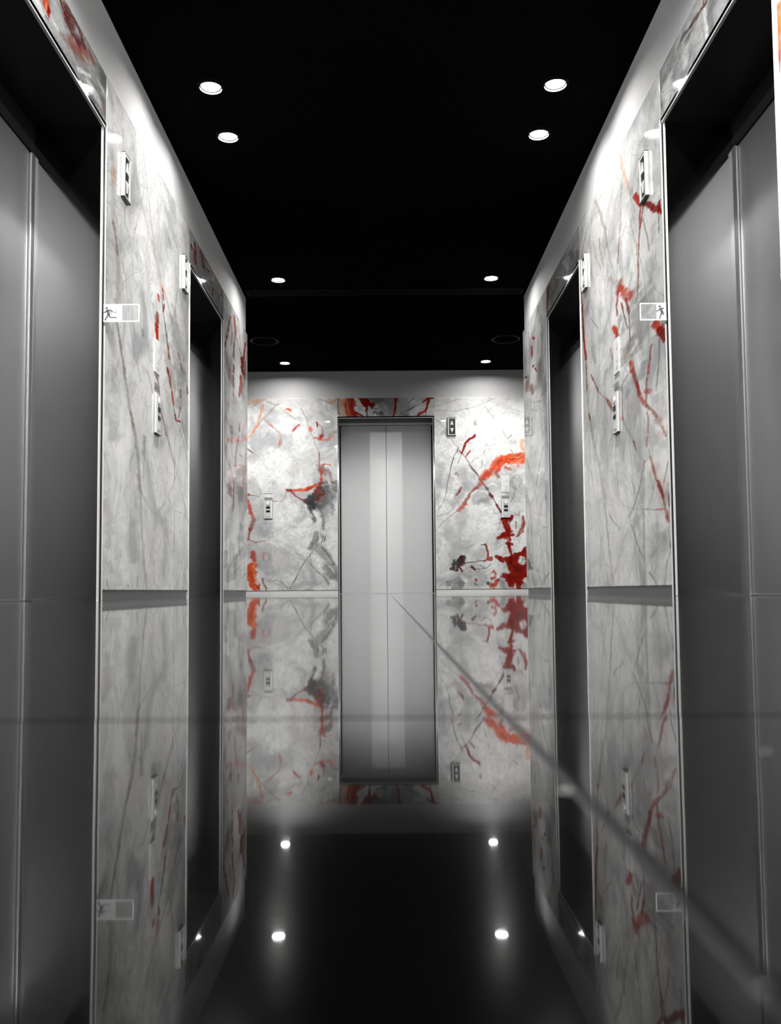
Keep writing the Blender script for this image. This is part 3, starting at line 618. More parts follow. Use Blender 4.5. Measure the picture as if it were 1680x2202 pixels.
V_RIGHT_NEAR = tr([
    ('white', 120, .5, [(560, 700), (520, 1000)], .6),
    ('lorange', 14, .5, [(640, 1000), (665, 1120), (700, 1200)], .7, .5), ('tan', 14, .6, [(690, 1200), (730, 1270)], .6, .5), ('tgrey', 8, .5, [(700, 1240), (735, 1370)], .6, .4),
    ('ored', 22, .95, [(735, 1262), (755, 1295), (775, 1318)], .35, .5), ('red', 20, .95, [(775, 1318), (805, 1312), (850, 1342)], .35, .5), ('red', 24, .95, [(850, 1342), (890, 1345), (908, 1370)], .35, .5), ('red', 18, .95, [(895, 1300), (898, 1360)], .35, .5), ('grey', 7, .8, [(890, 1380), (893, 1500)], .5, .4),
    ('ored', 11, .9, [(775, 1325), (768, 1390), (770, 1470)], .45, .4), ('rust', 10, .9, [(790, 1330), (780, 1420), (768, 1480), (760, 1580)], .45, .4), ('rust', 9, .9, [(762, 1580), (756, 1680), (760, 1780), (755, 1900), (745, 1940)], .5, .4), ('grey', 7, .7, [(790, 1420), (815, 1520), (830, 1620)], .5, .4), ('dgrey', 6, .7, [(752, 1570), (745, 1650)], .5, .4),
    ('tgrey', 7, .7, [(650, 1200), (645, 1380), (638, 1520)], .5, .4), ('rust', 9, .75, [(636, 1530), (630, 1640), (626, 1700)], .5, .4), ('grey', 6, .6, [(625, 1720), (620, 1820)], .5, .4),
    ('tan', 13, .65, [(480, 1290), (520, 1400), (545, 1480), (555, 1580)], .7, .5), ('tgrey', 9, .6, [(555, 1580), (580, 1680), (610, 1790)], .6, .5), ('tan', 11, .7, [(505, 1540), (520, 1640), (535, 1720)], .6, .5), ('tgrey', 10, .5, [(525, 1250), (490, 1320), (430, 1480)], .7, .5), ('rust', 13, .75, [(412, 1540), (398, 1620), (388, 1680)], .6, .5), ('tan', 14, .5, [(440, 1440), (415, 1540)], .7, .5), ('tgrey', 9, .5, [(470, 1560), (480, 1640), (520, 1740)], .6, .5), ('tgrey', 8, .5, [(460, 1400), (440, 1600)], .6, .4),
    ('grey', 90, .5, [(800, 1880), (830, 1950)], .5, .8), ('grey', 60, .5, [(740, 1880), (720, 1960)], .6, .8), ('tan', 24, .6, [(570, 1800), (610, 1830)], .8, .6),
    ('rust', 50, .9, [(640, 1830), (650, 1870)], .5, .6), ('ored', 40, .9, [(640, 1860), (680, 1900), (705, 1925)], .45, .6), ('ored', 16, .9, [(628, 1880), (620, 1960)], .5, .5), ('rust', 11, .9, [(620, 1960), (622, 2040)], .5, .5), ('red', 13, .9, [(675, 1930), (692, 1990), (700, 2020)], .4, .5), ('dgrey', 8, .8, [(648, 1950), (668, 2040), (690, 2120)], .5, .5), ('red', 9, .8, [(650, 1960), (657, 1990)], .5, .4), ('rust', 9, .8, [(698, 2020), (702, 2100), (706, 2200)], .5, .4), ('grey', 40, .5, [(640, 2060), (655, 2140)], .6), ('white', 16, .8, [(655, 2080), (640, 2150)], .5), ('white', 10, .8, [(640, 1890), (642, 1960)], .5),
    ('rust', 14, .85, [(388, 1860), (395, 1960), (402, 2060)], .5, .4), ('rust', 15, .9, [(402, 2060), (408, 2200)], .5, .4), ('ored', 26, .95, [(600, 2110), (620, 2140), (625, 2160)], .45, .6),
    ('grey', 110, .6, [(760, 2010), (790, 2120), (750, 2200)], .5, .8), ('ored', 28, .95, [(860, 2085), (885, 2110), (905, 2125)], .4, .5), ('red', 34, .95, [(900, 2120), (925, 2150), (935, 2180)], .35, .5), ('ored', 12, .95, [(915, 2095), (905, 2125)], .4, .5),
    ('grey', 30, .4, [(860, 1450), (850, 1560)], .7), ('lgrey', 60, .5, [(830, 1700), (850, 1800)], .7), ('grey', 6, .5, [(720, 1760), (700, 1860)], .5), ('grey', 6, .5, [(690, 1700), (680, 1780)], .5),
], 1120, 0, 3.0, 'x', W) + tr([
    ('grey', 90, .55, [(690, 320), (690, 380)], .5, .8), ('tan', 50, .5, [(685, 340), (690, 370)], .7), ('grey', 40, .6, [(800, 430), (770, 520)], .5), ('grey', 100, .35, [(880, 1560), (840, 1650)], .7), ('grey', 40, .45, [(730, 520), (690, 620)], .6), ('grey', 28, .45, [(550, 470), (530, 560)], .6), ('grey', 26, .45, [(480, 420), (460, 330)], .7), ('lgrey', 60, .4, [(620, 1080), (640, 1200)], .7), ('grey', 60, .4, [(880, 650), (900, 780)], .7), ('grey', 50, .4, [(870, 1480), (900, 1560)], .7), ('white', 40, .6, [(700, 1600), (690, 1750)], .7), ('white', 30, .7, [(740, 290), (720, 330)], .5),
    ('rust', 14, .95, [(396, 60), (402, 150), (408, 260)], .4, .4), ('ored', 17, .95, [(408, 260), (415, 340), (422, 400)], .4, .4), ('rust', 11, .9, [(422, 400), (426, 500), (428, 600)], .5, .4), ('tgrey', 11, .8, [(428, 600), (436, 700), (445, 770)], .5, .4), ('rust', 13, .9, [(441, 750), (450, 795)], .5, .4), ('tgrey', 14, .85, [(450, 795), (465, 900), (485, 1000), (510, 1090), (525, 1200)], .6, .4), ('tgrey', 12, .85, [(525, 1200), (540, 1300), (553, 1430), (565, 1560), (580, 1700), (600, 1850)], .6, .4),
    ('rust', 10, .85, [(455, 495), (480, 560), (500, 605)], .5, .4), ('tan', 8, .8, [(500, 605), (545, 650)], .5, .4), ('rust', 15, .9, [(552, 652), (575, 690), (590, 725)], .5, .4),
    ('ored', 16, .95, [(655, 770), (660, 785)], .4, .4), ('tgrey', 12, .85, [(660, 790), (700, 870), (730, 930)], .5, .4), ('rust', 11, .8, [(730, 925), (745, 985)], .5, .4), ('tgrey', 9, .8, [(745, 985), (790, 1050)], .5, .4), ('grey', 12, .7, [(690, 500), (650, 570), (650, 700), (660, 770)], .6, .4),
    ('ored', 24, .9, [(712, 415), (722, 470)], .45, .5), ('rust', 18, .9, [(725, 470), (745, 550)], .5, .5), ('red', 20, .95, [(748, 555), (765, 625)], .35, .5), ('ored', 16, .9, [(768, 625), (790, 670), (812, 700)], .45, .5), ('rust', 15, .9, [(812, 700), (850, 730), (880, 770)], .5, .5), ('rust', 22, .6, [(880, 770), (905, 820)], .7, .5), ('rust', 14, .85, [(915, 830), (940, 890)], .6, .5),
    ('rust', 11, .9, [(842, 310), (835, 390), (825, 440)], .5, .4), ('ored', 13, .9, [(826, 430), (820, 490)], .45, .4), ('rust', 11, .9, [(815, 520), (812, 600), (810, 680)], .5, .4), ('ored', 18, .9, [(805, 605), (835, 605)], .45, .4), ('rust', 9, .7, [(815, 740), (825, 790), (822, 870)], .6, .4), ('rust', 10, .7, [(815, 900), (812, 960)], .6, .4), ('tan', 9, .7, [(825, 980), (835, 1030)], .6, .4), ('rust', 12, .9, [(835, 1030), (860, 1110), (875, 1170)], .5, .4), ('red', 17, .95, [(880, 1180), (905, 1240), (918, 1290)], .4, .4), ('rust', 12, .9, [(918, 1290), (935, 1370)], .5, .4), ('red', 17, .9, [(938, 1370), (952, 1440)], .4, .4), ('ored', 10, .85, [(880, 1368), (930, 1365)], .5, .4), ('grey', 7, .8, [(780, 1362), (880, 1370)], .5, .3),
    ('rust', 13, .8, [(796, 1055), (795, 1110)], .6, .3), ('tgrey', 9, .85, [(795, 1110), (792, 1250), (794, 1400), (797, 1600), (802, 1850)], .5, .2), ('grey', 8, .8, [(790, 1110), (770, 1220), (735, 1330), (700, 1420)], .5, .4), ('grey', 8, .7, [(715, 1460), (750, 1580), (790, 1680)], .5, .4), ('grey', 8, .7, [(570, 1400), (600, 1450), (640, 1490)], .5, .4), ('grey', 8, .5, [(695, 1480), (650, 1620), (610, 1780)], .6, .4), ('tgrey', 9, .6, [(835, 1130), (855, 1240)], .5, .4),
    ('dgrey', 6, .8, [(950, 1060), (925, 1190)], .5, .3), ('dred', 16, .95, [(966, 1260), (966, 1340)], .4, .3), ('dred', 12, .9, [(972, 1570), (970, 1610)], .4, .3), ('tan', 9, .8, [(970, 1620), (945, 1700), (930, 1850)], .6, .4), ('tan', 10, .9, [(832, 1775), (850, 1800), (875, 1850)], .5, .4), ('grey', 8, .8, [(895, 270), (893, 400), (880, 540), (875, 600)], .5, .3), ('grey', 6, .5, [(445, 930), (440, 1200), (460, 1500)], .5, .3), ('grey', 6, .5, [(610, 950), (620, 1150), (635, 1280)], .5, .3), ('grey', 6, .6, [(450, 130), (500, 200)], .5, .3), ('rust', 7, .7, [(580, 330), (592, 400)], .5, .3),
    ('grey', 4, .5, [(640, 450), (740, 360), (920, 200)], .5, 0),
], 1120, 640, 3.0, 'x', W)

V_LEFT_FAR = tr([
    ('grey', 40, .5, [(60, 300), (90, 420), (100, 520)], .6), ('grey', 30, .5, [(180, 580), (190, 620)], .6), ('lgrey', 60, .6, [(130, 640), (130, 900)], .6), ('grey', 44, .55, [(160, 1340), (165, 1420)], .6), ('dgrey', 22, .5, [(170, 1620), (155, 1760), (160, 1850)], .6), ('grey', 26, .55, [(95, 1500), (90, 1600), (75, 1700)], .6), ('grey', 26, .5, [(100, 1750), (95, 1900), (60, 2050)], .6), ('grey', 24, .6, [(65, 1820), (55, 1950)], .6), ('white', 34, .7, [(185, 1900), (180, 2050), (160, 2150)], .5), ('white', 24, .6, [(130, 1650), (120, 1750)], .6), ('grey', 20, .5, [(140, 1850), (130, 2000)], .6), ('dgrey', 8, .5, [(60, 380), (80, 480)], .6), ('dgrey', 6, .5, [(150, 80), (170, 230), (185, 320)], .6), ('dgrey', 6, .5, [(105, 120), (100, 230)], .6), ('dgrey', 6, .5, [(195, 100), (200, 200)], .6),
    ('rust', 10, .9, [(92, 0), (80, 80), (62, 170), (50, 240)], .5, .4), ('ored', 13, .95, [(122, 0), (128, 60), (132, 120)], .4, .4), ('rust', 8, .9, [(128, 120), (118, 250), (120, 330)], .5, .4), ('ored', 12, .9, [(118, 380), (118, 440)], .5, .4), ('rust', 9, .9, [(115, 460), (115, 620)], .5, .4), ('rust', 7, .9, [(132, 125), (150, 210), (180, 325)], .5, .4), ('ored', 12, .95, [(210, 210), (200, 280), (190, 340)], .4, .4), ('red', 28, .95, [(185, 340), (185, 400), (190, 440)], .35, .4), ('ored', 15, .95, [(175, 460), (168, 540), (160, 620)], .4, .4), ('ored', 11, .9, [(205, 350), (205, 480)], .5, .4), ('rust', 16, .9, [(185, 520), (175, 590)], .5, .4), ('rust', 7, .8, [(60, 330), (80, 420), (90, 480)], .5, .4),
    ('tan', 8, .8, [(45, 730), (75, 830), (95, 870)], .6, .4), ('rust', 18, .9, [(102, 860), (104, 910)], .5, .4), ('ored', 14, .9, [(80, 950), (75, 980)], .5, .4), ('ored', 14, .9, [(108, 940), (106, 985)], .5, .4), ('tan', 30, .55, [(65, 1010), (60, 1080), (85, 1160)], .7), ('lorange', 10, .8, [(155, 830), (185, 835)], .5, .4), ('rust', 12, .8, [(165, 840), (160, 900)], .6, .4), ('ored', 15, .9, [(160, 935), (150, 990)], .5, .4), ('rust', 10, .9, [(148, 1000), (135, 1080), (128, 1160)], .5, .4), ('brown', 10, .8, [(165, 1075), (185, 1090)], .6, .4), ('rust', 9, .9, [(85, 1150), (105, 1220), (118, 1300), (115, 1480), (112, 1520)], .5, .4), ('rust', 30, .75, [(90, 1200), (95, 1280)], .7, .5), ('red', 34, .8, [(90, 1320), (88, 1380)], .6, .5),
], 470, 680, 3.61, 'x', -W)

V_RIGHT_FAR = tr([
    ('white', 70, .6, [(70, 120), (110, 60)], .6), ('grey', 60, .55, [(140, 380), (150, 520)], .6), ('grey', 40, .5, [(60, 540), (110, 560)], .6), ('grey', 30, .4, [(175, 540), (180, 600)], .6), ('lgrey', 60, .5, [(60, 1120), (70, 1250)], .7), ('grey', 16, .5, [(150, 1440), (155, 1540)], .6), ('grey', 20, .5, [(195, 1280), (195, 1420)], .6), ('tgrey', 12, .6, [(60, 650), (110, 670), (160, 660)], .7), ('tgrey', 14, .5, [(70, 720), (130, 740)], .7),
    ('dgrey', 5, .5, [(60, 120), (75, 300)], .5), ('dgrey', 5, .5, [(110, 60), (100, 170), (85, 230)], .5), ('dgrey', 5, .5, [(140, 150), (130, 300)], .5), ('dgrey', 5, .5, [(45, 250), (40, 380)], .5), ('dgrey', 5, .5, [(165, 120), (160, 330)], .5),
    ('ored', 11, .9, [(90, 165), (108, 170)], .4, .4), ('ored', 12, .95, [(88, 235), (87, 310)], .4, .4), ('ored', 13, .95, [(96, 385), (100, 392)], .4, .4), ('red', 8, .9, [(107, 405), (125, 430)], .4, .4), ('red', 14, .95, [(35, 475), (50, 475)], .4, .4), ('rust', 30, .85, [(45, 520), (52, 570)], .6, .4), ('rust', 20, .9, [(85, 540), (95, 600)], .5, .4), ('red', 9, .9, [(65, 500), (60, 560)], .5, .4),
    ('grey', 5, .8, [(175, 1010), (150, 1130), (125, 1290), (105, 1400), (75, 1500), (55, 1680)], .5, .3), ('dgrey', 6, .7, [(140, 1190), (120, 1320)], .5, .3), ('grey', 6, .7, [(45, 1330), (70, 1470), (80, 1560)], .5, .3), ('grey', 6, .6, [(78, 1560), (90, 1760), (110, 2120)], .5, .3), ('dgrey', 7, .6, [(60, 1900), (90, 2000), (115, 2120)], .5, .3), ('dgrey', 5, .6, [(150, 1700), (170, 1850), (190, 2100)], .5, .3), ('grey', 7, .7, [(115, 1690), (150, 1660), (185, 1640)], .5, .3), ('rust', 12, .6, [(172, 1640), (188, 1638)], .6, .3), ('tan', 22, .8, [(130, 1975), (140, 1990)], .5, .3), ('tan', 12, .8, [(150, 2110), (180, 2060), (215, 2000)], .5, .3), ('dgrey', 6, .6, [(145, 2000), (160, 2060)], .5, .3), ('grey', 6, .7, [(120, 1040), (108, 1100)], .5, .3),
], 1120, 680, 3.61, 'x', W)

V_LEFT_HEAD = tr([
    ('white', 110, .7, [(540, 40), (560, 120)], .5), ('lgrey', 130, .9, [(770, 60), (780, 250), (790, 420)], .4), ('white', 60, .6, [(760, 330), (800, 400)], .6), ('ored', 90, .95, [(640, 0), (645, 120)], .3), ('red', 40, .95, [(690, 130), (680, 230)], .4), ('dgrey', 20, .8, [(630, 220), (680, 270)], .5), ('lorange', 24, .7, [(650, 20), (640, 150)], .6),
    ('dred', 60, .95, [(840, 0), (880, 120), (920, 200)], .4), ('dred', 190, .9, [(960, 200), (980, 400), (1060, 520)], .4), ('rust', 150, .75, [(1000, 620), (1100, 730), (1250, 780)], .5), ('dred', 90, .85, [(1060, 300), (1120, 450), (1160, 620)], .5), ('brown', 80, .6, [(860, 520), (920, 560)], .6), ('rust', 50, .7, [(1250, 720), (1290, 880)], .5), ('tgrey', 60, .8, [(1200, 830), (1160, 780)], .6), ('white', 50, .8, [(1080, 960), (1150, 1000), (1250, 1060)], .6), ('white', 70, .8, [(1440, 900), (1500, 1080)], .6), ('white', 40, .7, [(1360, 1120), (1430, 1260)], .6), ('grey', 10, .8, [(1300, 1040), (1370, 1200), (1440, 1400), (1500, 1600)], .6), ('lorange', 20, .5, [(1440, 1450), (1500, 1640)], .7), ('white', 160, .7, [(1250, 1200), (1350, 1350)], .6),
], 0, 0, 6.46, 'x', -W)

V_RIGHT_HEAD = tr([
    ('lgrey', 150, .8, [(900, 60), (900, 300)], .5), ('grey', 90, .85, [(770, 30), (760, 250), (770, 480)], .3), ('lgrey', 120, .8, [(640, 300), (600, 600), (560, 800)], .5), ('white', 40, .8, [(690, 100), (700, 260), (720, 480), (740, 560)], .5), ('lgrey', 200, .7, [(420, 600), (380, 900)], .5), ('white', 80, .6, [(440, 650), (450, 850)], .6), ('white', 200, .7, [(200, 1100), (230, 1350)], .5), ('grey', 60, .5, [(560, 700), (540, 800)], .7), ('grey', 8, .8, [(850, 0), (820, 200)], .5),
    ('dred', 26, .9, [(680, 0), (680, 80)], .5), ('brown', 50, .95, [(720, 20), (640, 140), (590, 240)], .5), ('dark', 70, .8, [(560, 260), (470, 400), (410, 470)], .5), ('dred', 46, .8, [(545, 280), (520, 330)], .6), ('dgrey', 60, .7, [(530, 400), (460, 500)], .5), ('dgrey', 22, .9, [(410, 470), (370, 560), (340, 640)], .5), ('dgrey', 12, .9, [(500, 480), (420, 640), (350, 800), (300, 910)], .5), ('dgrey', 9, .8, [(380, 540), (370, 760), (320, 900)], .5), ('grey', 9, .8, [(300, 910), (290, 1060)], .5), ('grey', 10, .8, [(110, 1180), (150, 1400), (180, 1520)], .5), ('grey', 10, .8, [(265, 1160), (230, 1400), (215, 1470)], .5),
], 1400, 0, 6.0, 'x', W)

V_LEFT_HEAD_FAR = tr([
    ('white', 26, .8, [(310, 10), (320, 110)], .5), ('dred', 20, .9, [(282, 20), (290, 130)], .5), ('red', 46, .9, [(355, 30), (345, 200), (360, 420)], .5), ('rust', 40, .8, [(480, 150), (500, 300), (520, 480)], .6), ('white', 60, .7, [(600, 450), (620, 500)], .6), ('rust', 40, .85, [(600, 530), (620, 550)], .6), ('rust', 20, .6, [(580, 300), (620, 380)], .7), ('white', 20, .9, [(680, 650), (690, 730), (720, 760), (740, 670)], .5), ('dgrey', 30, .7, [(650, 760), (700, 830)], .6), ('rust', 20, .9, [(720, 920), (700, 1060)], .5), ('rust', 16, .9, [(880, 1000), (840, 1130)], .5), ('grey', 60, .6, [(560, 800), (620, 900)], .6), ('dgrey', 14, .6, [(780, 860), (820, 1000)], .6), ('brown', 30, .7, [(890, 960), (900, 1100)], .6),
], 380, 520, 9.17, 'x', -W)

V_RIGHT_HEAD_FAR = tr([
    ('white', 40, .7, [(560, 380), (640, 500), (650, 560)], .6), ('white', 18, .9, [(610, 520), (640, 470), (660, 560)], .5), ('red', 14, .9, [(860, 210), (850, 340)], .5), ('dgrey', 16, .7, [(830, 180), (810, 500)], .6), ('red', 36, .95, [(290, 870), (272, 1000), (265, 1120)], .4), ('rust', 24, .85, [(262, 1120), (255, 1280), (262, 1440)], .5), ('grey', 60, .6, [(420, 900), (380, 1000)], .6), ('dgrey', 20, .5, [(330, 820), (310, 1000)], .6), ('white', 16, .8, [(430, 700), (490, 720)], .6), ('dgrey', 60, .5, [(700, 200), (740, 330)], .6),
], 1150, 520, 9.17, 'x', W)


def random_veins(u0, u1, v0, v1, n, seed, keys=('lgrey', 'tgrey', 'grey'), wmin=2, wmax=5, steep=True, a=.5):
    rs = np.random.RandomState(seed)
    out = []
    for k in range(n):
        u = rs.uniform(u0, u1); v = rs.uniform(v0, v1)
        ang = rs.uniform(-.9, .9) if steep else rs.uniform(0, math.pi)
        pts = [(u, v)]
        for s in range(rs.randint(3, 7)):
            ang += rs.uniform(-.35, .35)
            L = rs.uniform(.08, .22)
            u += math.sin(ang) * L * (1.6 if steep else 1); v -= math.cos(ang) * L
            pts.append((u, v))
        out.append((keys[rs.randint(len(keys))], rs.uniform(wmin, wmax) * .6, a * rs.uniform(.4, 1), pts, .5, .4))
    return out


# ------------------------------------------------------------------ room shell
XO = 1.95   # outer face of the side walls
wall_left = MB().box(-XO, -W - .018, NEAR[1] + .002, FAR[0] - .002, 0, H_CEIL)
wall_left.box(-XO, -W - .018, FAR[1] + .002, Y_END, 0, H_CEIL).box(-XO, -W - .018, Y_BACK, NEAR[0] - .002, 0, H_CEIL)
wall_left.box(-XO, -W - .018, NEAR[0] - .002, NEAR[1] + .002, H_OPEN + .03, H_CEIL).box(-XO, -W - .018, FAR[0] - .002, FAR[1] + .002, H_OPEN + .03, H_CEIL)
wall_left.box(-XO, -1.75, Y_BACK, Y_END, 0, H_CEIL)
wall_left = tag(wall_left.build('wall_left', M['plaster']), 'left wall of the lift lobby, veined white marble under a grey plaster band', 'wall', None, 'structure')
wall_right = MB().box(W + .018, XO, NEAR[1] + .002, FAR[0] - .002, 0, H_CEIL)
wall_right.box(W + .018, XO, FAR[1] + .002, Y_END, 0, H_CEIL).box(W + .018, XO, Y_BACK, NEAR[0] - .002, 0, H_CEIL)
wall_right.box(W + .018, XO, NEAR[0] - .002, NEAR[1] + .002, H_OPEN + .03, H_CEIL).box(W + .018, XO, FAR[0] - .002, FAR[1] + .002, H_OPEN + .03, H_CEIL)
wall_right.box(1.75, XO, Y_BACK, Y_END, 0, H_CEIL)
wall_right = tag(wall_right.build('wall_right', M['plaster']), 'right wall of the lift lobby, veined white marble under a grey plaster band', 'wall', None, 'structure')
wr = MB().box(-4.2, -REAR_HALF - .002, Y_REAR + .018, Y_REAR + .6, 0, H_CEIL).box(REAR_HALF + .002, 4.2, Y_REAR + .018, Y_REAR + .6, 0, H_CEIL)
wr.box(-REAR_HALF - .002, REAR_HALF + .002, Y_REAR + .018, Y_REAR + .6, H_OPEN + .03, H_CEIL).box(-1, 1, Y_REAR + .42, Y_REAR + .6, 0, H_CEIL)
wall_rear = tag(wr.build('wall_rear', M['plaster']), 'end wall facing the lobby, red and black veined marble around a lift', 'wall', None, 'structure')
tag(MB().box(-XO, XO, Y_BACK - .2, Y_BACK, 0, H_CEIL).build('wall_front', M['plaster']), 'plain plaster wall behind the viewer', 'wall', None, 'structure')
tag(MB().box(-4.4, -4.2, Y_END - .6, Y_REAR + .6, 0, H_CEIL).build('wall_side_left', M['core']), 'dark far left end of the cross corridor', 'wall', None, 'structure')
tag(MB().box(4.2, 4.4, Y_END - .6, Y_REAR + .6, 0, H_CEIL).build('wall_side_right', M['core']), 'dark far right end of the cross corridor', 'wall', None, 'structure')
tag(MB().box(-4.2, -XO, Y_END - .2, Y_END, 0, H_CEIL).build('wall_return_left', M['core']), 'left return wall of the cross corridor', 'wall', None, 'structure')
tag(MB().box(XO, 4.2, Y_END - .2, Y_END, 0, H_CEIL).build('wall_return_right', M['core']), 'right return wall of the cross corridor', 'wall', None, 'structure')
tag(MB().box(-4.4, 4.4, Y_BACK - .2, Y_REAR + .6, H_CEIL, H_CEIL + .1).build('ceiling', M['ceiling']), 'flat black painted ceiling with recessed spotlights', 'ceiling', None, 'structure')

# floor: large black polished tiles; the row under the viewer lies a touch out of level
TJ, TS, TX = .232, .935, .0306
fl = MB()
JW = .0024
ys = [TJ + TS * k for k in range(-4, 13)]
xs = [TX + TS * k for k in range(-5, 6)]
TILT = math.tan(R(.30))
for yi in range(len(ys) - 1):
    for xi in range(len(xs) - 1):
        x0, x1 = xs[xi] + JW / 2, xs[xi + 1] - JW / 2
        y0, y1 = ys[yi] + JW / 2, ys[yi + 1] - JW / 2
        if y0 > Y_REAR + .4 or y1 < Y_BACK - .1: continue
        tz = TILT * (TJ - y0) if abs(y1 - TJ) < .01 else 0.0
        co = [(x0, y0, tz), (x1, y0, tz), (x1, y1, 0), (x0, y1, 0)]
        top = [fl.bm.verts.new(c) for c in co]
        low = [fl.bm.verts.new((c[0], c[1], -.012)) for c in co]
        fl.bm.faces.new(top)
        for k in range(4):
            fl.bm.faces.new((top[k], low[k], low[(k + 1) % 4], top[(k + 1) % 4]))
floor = tag(fl.build('floor', M['floor']), 'black polished stone tile floor mirroring the lobby', 'floor', None, 'structure')
g = MB().box(-4.2, 4.2, Y_BACK - .1, Y_REAR + .55, -.02, -.0009).build('grout_bed', M['grout'], floor)
g['label'] = 'grey grout in the tile joints'

# marble slabs (children of their walls)
mL, mR = -W, W
slab('marble_panel', 'x', mL, NEAR[1] + .012, FAR[0] - .012, H_SKIRT, H_MARB, .0085, .0052, .27, 400, random_veins(4, 5.8, .1, 2.5, 14, 1) + V_LEFT_NEAR, wall_left, 1, None, .015, -1)
slab('marble_panel', 'x', mL, FAR[1] + .012, Y_END, H_SKIRT, H_MARB, .0125, .0065, .17, 250, random_veins(7, 8.2, .1, 2.5, 26, 2, wmax=4) + V_LEFT_FAR, wall_left, 2, None, .015, -1)
slab('marble_panel', 'x', mL, Y_BACK, NEAR[0] - .012, H_SKIRT, H_MARB, .05, .03, .6, 400, random_veins(-2, 2.8, .1, 2.5, 30, 3), wall_left, 3, None, .015, -1)
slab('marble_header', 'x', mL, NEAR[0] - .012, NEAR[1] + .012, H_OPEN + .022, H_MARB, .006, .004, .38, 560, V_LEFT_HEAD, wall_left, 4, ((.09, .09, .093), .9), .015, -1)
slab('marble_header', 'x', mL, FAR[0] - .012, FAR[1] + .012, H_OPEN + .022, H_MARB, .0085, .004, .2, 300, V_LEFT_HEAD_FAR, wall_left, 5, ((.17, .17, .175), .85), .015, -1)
slab('marble_panel', 'x', mR, NEAR[1] + .012, FAR[0] - .012, H_SKIRT, H_MARB, .0085, .0052, .27, 400, random_veins(4, 5.8, .1, 2.5, 40, 11) + V_RIGHT_NEAR, wall_right, 6, None, .015, 1)
slab('marble_panel', 'x', mR, FAR[1] + .012, Y_END, H_SKIRT, H_MARB, .0125, .0065, .17, 250, random_veins(7, 8.2, .1, 2.5, 26, 12, wmax=4) + V_RIGHT_FAR, wall_right, 7, None, .015, 1)
slab('marble_panel', 'x', mR, Y_BACK, NEAR[0] - .012, H_SKIRT, H_MARB, .03, .02, .6, 400, random_veins(-2, 2.8, .1, 2.5, 30, 13) +
     tr([('orange', 14, .97, [(1676, 8), (1677, 60)], .4, .5), ('ored', 12, .97, [(1676, 62), (1678, 125)], .4, .5), ('lorange', 16, .8, [(1679, 10), (1679, 90)], .6, .5), ('rust', 9, .8, [(1676, 130), (1677, 150)], .6, .5)], 0, 0, 1.0, 'x', W), wall_right, 8, None, .015, 1)
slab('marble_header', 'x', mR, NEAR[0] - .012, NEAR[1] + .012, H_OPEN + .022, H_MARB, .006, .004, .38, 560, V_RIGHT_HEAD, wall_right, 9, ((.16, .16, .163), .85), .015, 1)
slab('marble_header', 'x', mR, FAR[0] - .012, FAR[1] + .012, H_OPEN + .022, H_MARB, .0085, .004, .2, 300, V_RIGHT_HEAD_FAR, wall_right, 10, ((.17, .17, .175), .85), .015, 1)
RX = REAR_HALF + .012
slab('marble_panel', 'y', Y_REAR, -1.86, -RX, H_SKIRT, H_MARB, .0046, .0046, 1, 171, V_REAR_LEFT, wall_rear, 14, None, .015, 1)
slab('marble_panel', 'y', Y_REAR, RX, 1.86, H_SKIRT, H_MARB, .0046, .0046, 1, 171, V_REAR_RIGHT, wall_rear, 15, None, .015, 1)
slab('marble_header', 'y', Y_REAR, -RX, RX, H_OPEN + .022, H_MARB, .0046, .0046, 1, 171, V_REAR_HEAD, wall_rear, 16, ((.42, .42, .425), .6), .015, 1)
slab('marble_panel', 'y', Y_REAR, -4.2, -1.864, H_SKIRT, H_MARB, .05, .05, 1, 171, random_veins(-4, -1.9, .1, 2.4, 20, 21, steep=False), wall_rear, 17, None, .015, 1)
slab('marble_panel', 'y', Y_REAR, 1.864, 4.2, H_SKIRT, H_MARB, .05, .05, 1, 171, random_veins(1.9, 4, .1, 2.4, 20, 22, steep=False), wall_rear, 18, None, .015, 1)

# skirting: recessed satin steel under the marble
bl = MB()
for a, b in ((Y_BACK, NEAR[0] - .012), (NEAR[1] + .02, FAR[0] - .02), (FAR[1] + .02, Y_END)):
    bl.box(-W - .018, -W - .012, a, b, 0, H_SKIRT)
tag(bl.build('baseboard_left', M['skirt']), 'recessed satin steel skirting under the left marble', 'skirting', None, 'structure')
bl = MB()
for a, b in ((Y_BACK, NEAR[0] - .012), (NEAR[1] + .02, FAR[0] - .02), (FAR[1] + .02, Y_END)):
    bl.box(W + .012, W + .018, a, b, 0, H_SKIRT)
tag(bl.build('baseboard_right', M['skirt']), 'recessed satin steel skirting under the right marble', 'skirting', None, 'structure')
bl = MB().box(-4.2, -RX, Y_REAR + .004, Y_REAR + .018, 0, H_SKIRT - .004).box(RX, 4.2, Y_REAR + .004, Y_REAR + .018, 0, H_SKIRT - .004)
tag(bl.build('baseboard_rear', M['trim']), 'bright steel skirting under the rear marble', 'skirting', None, 'structure')


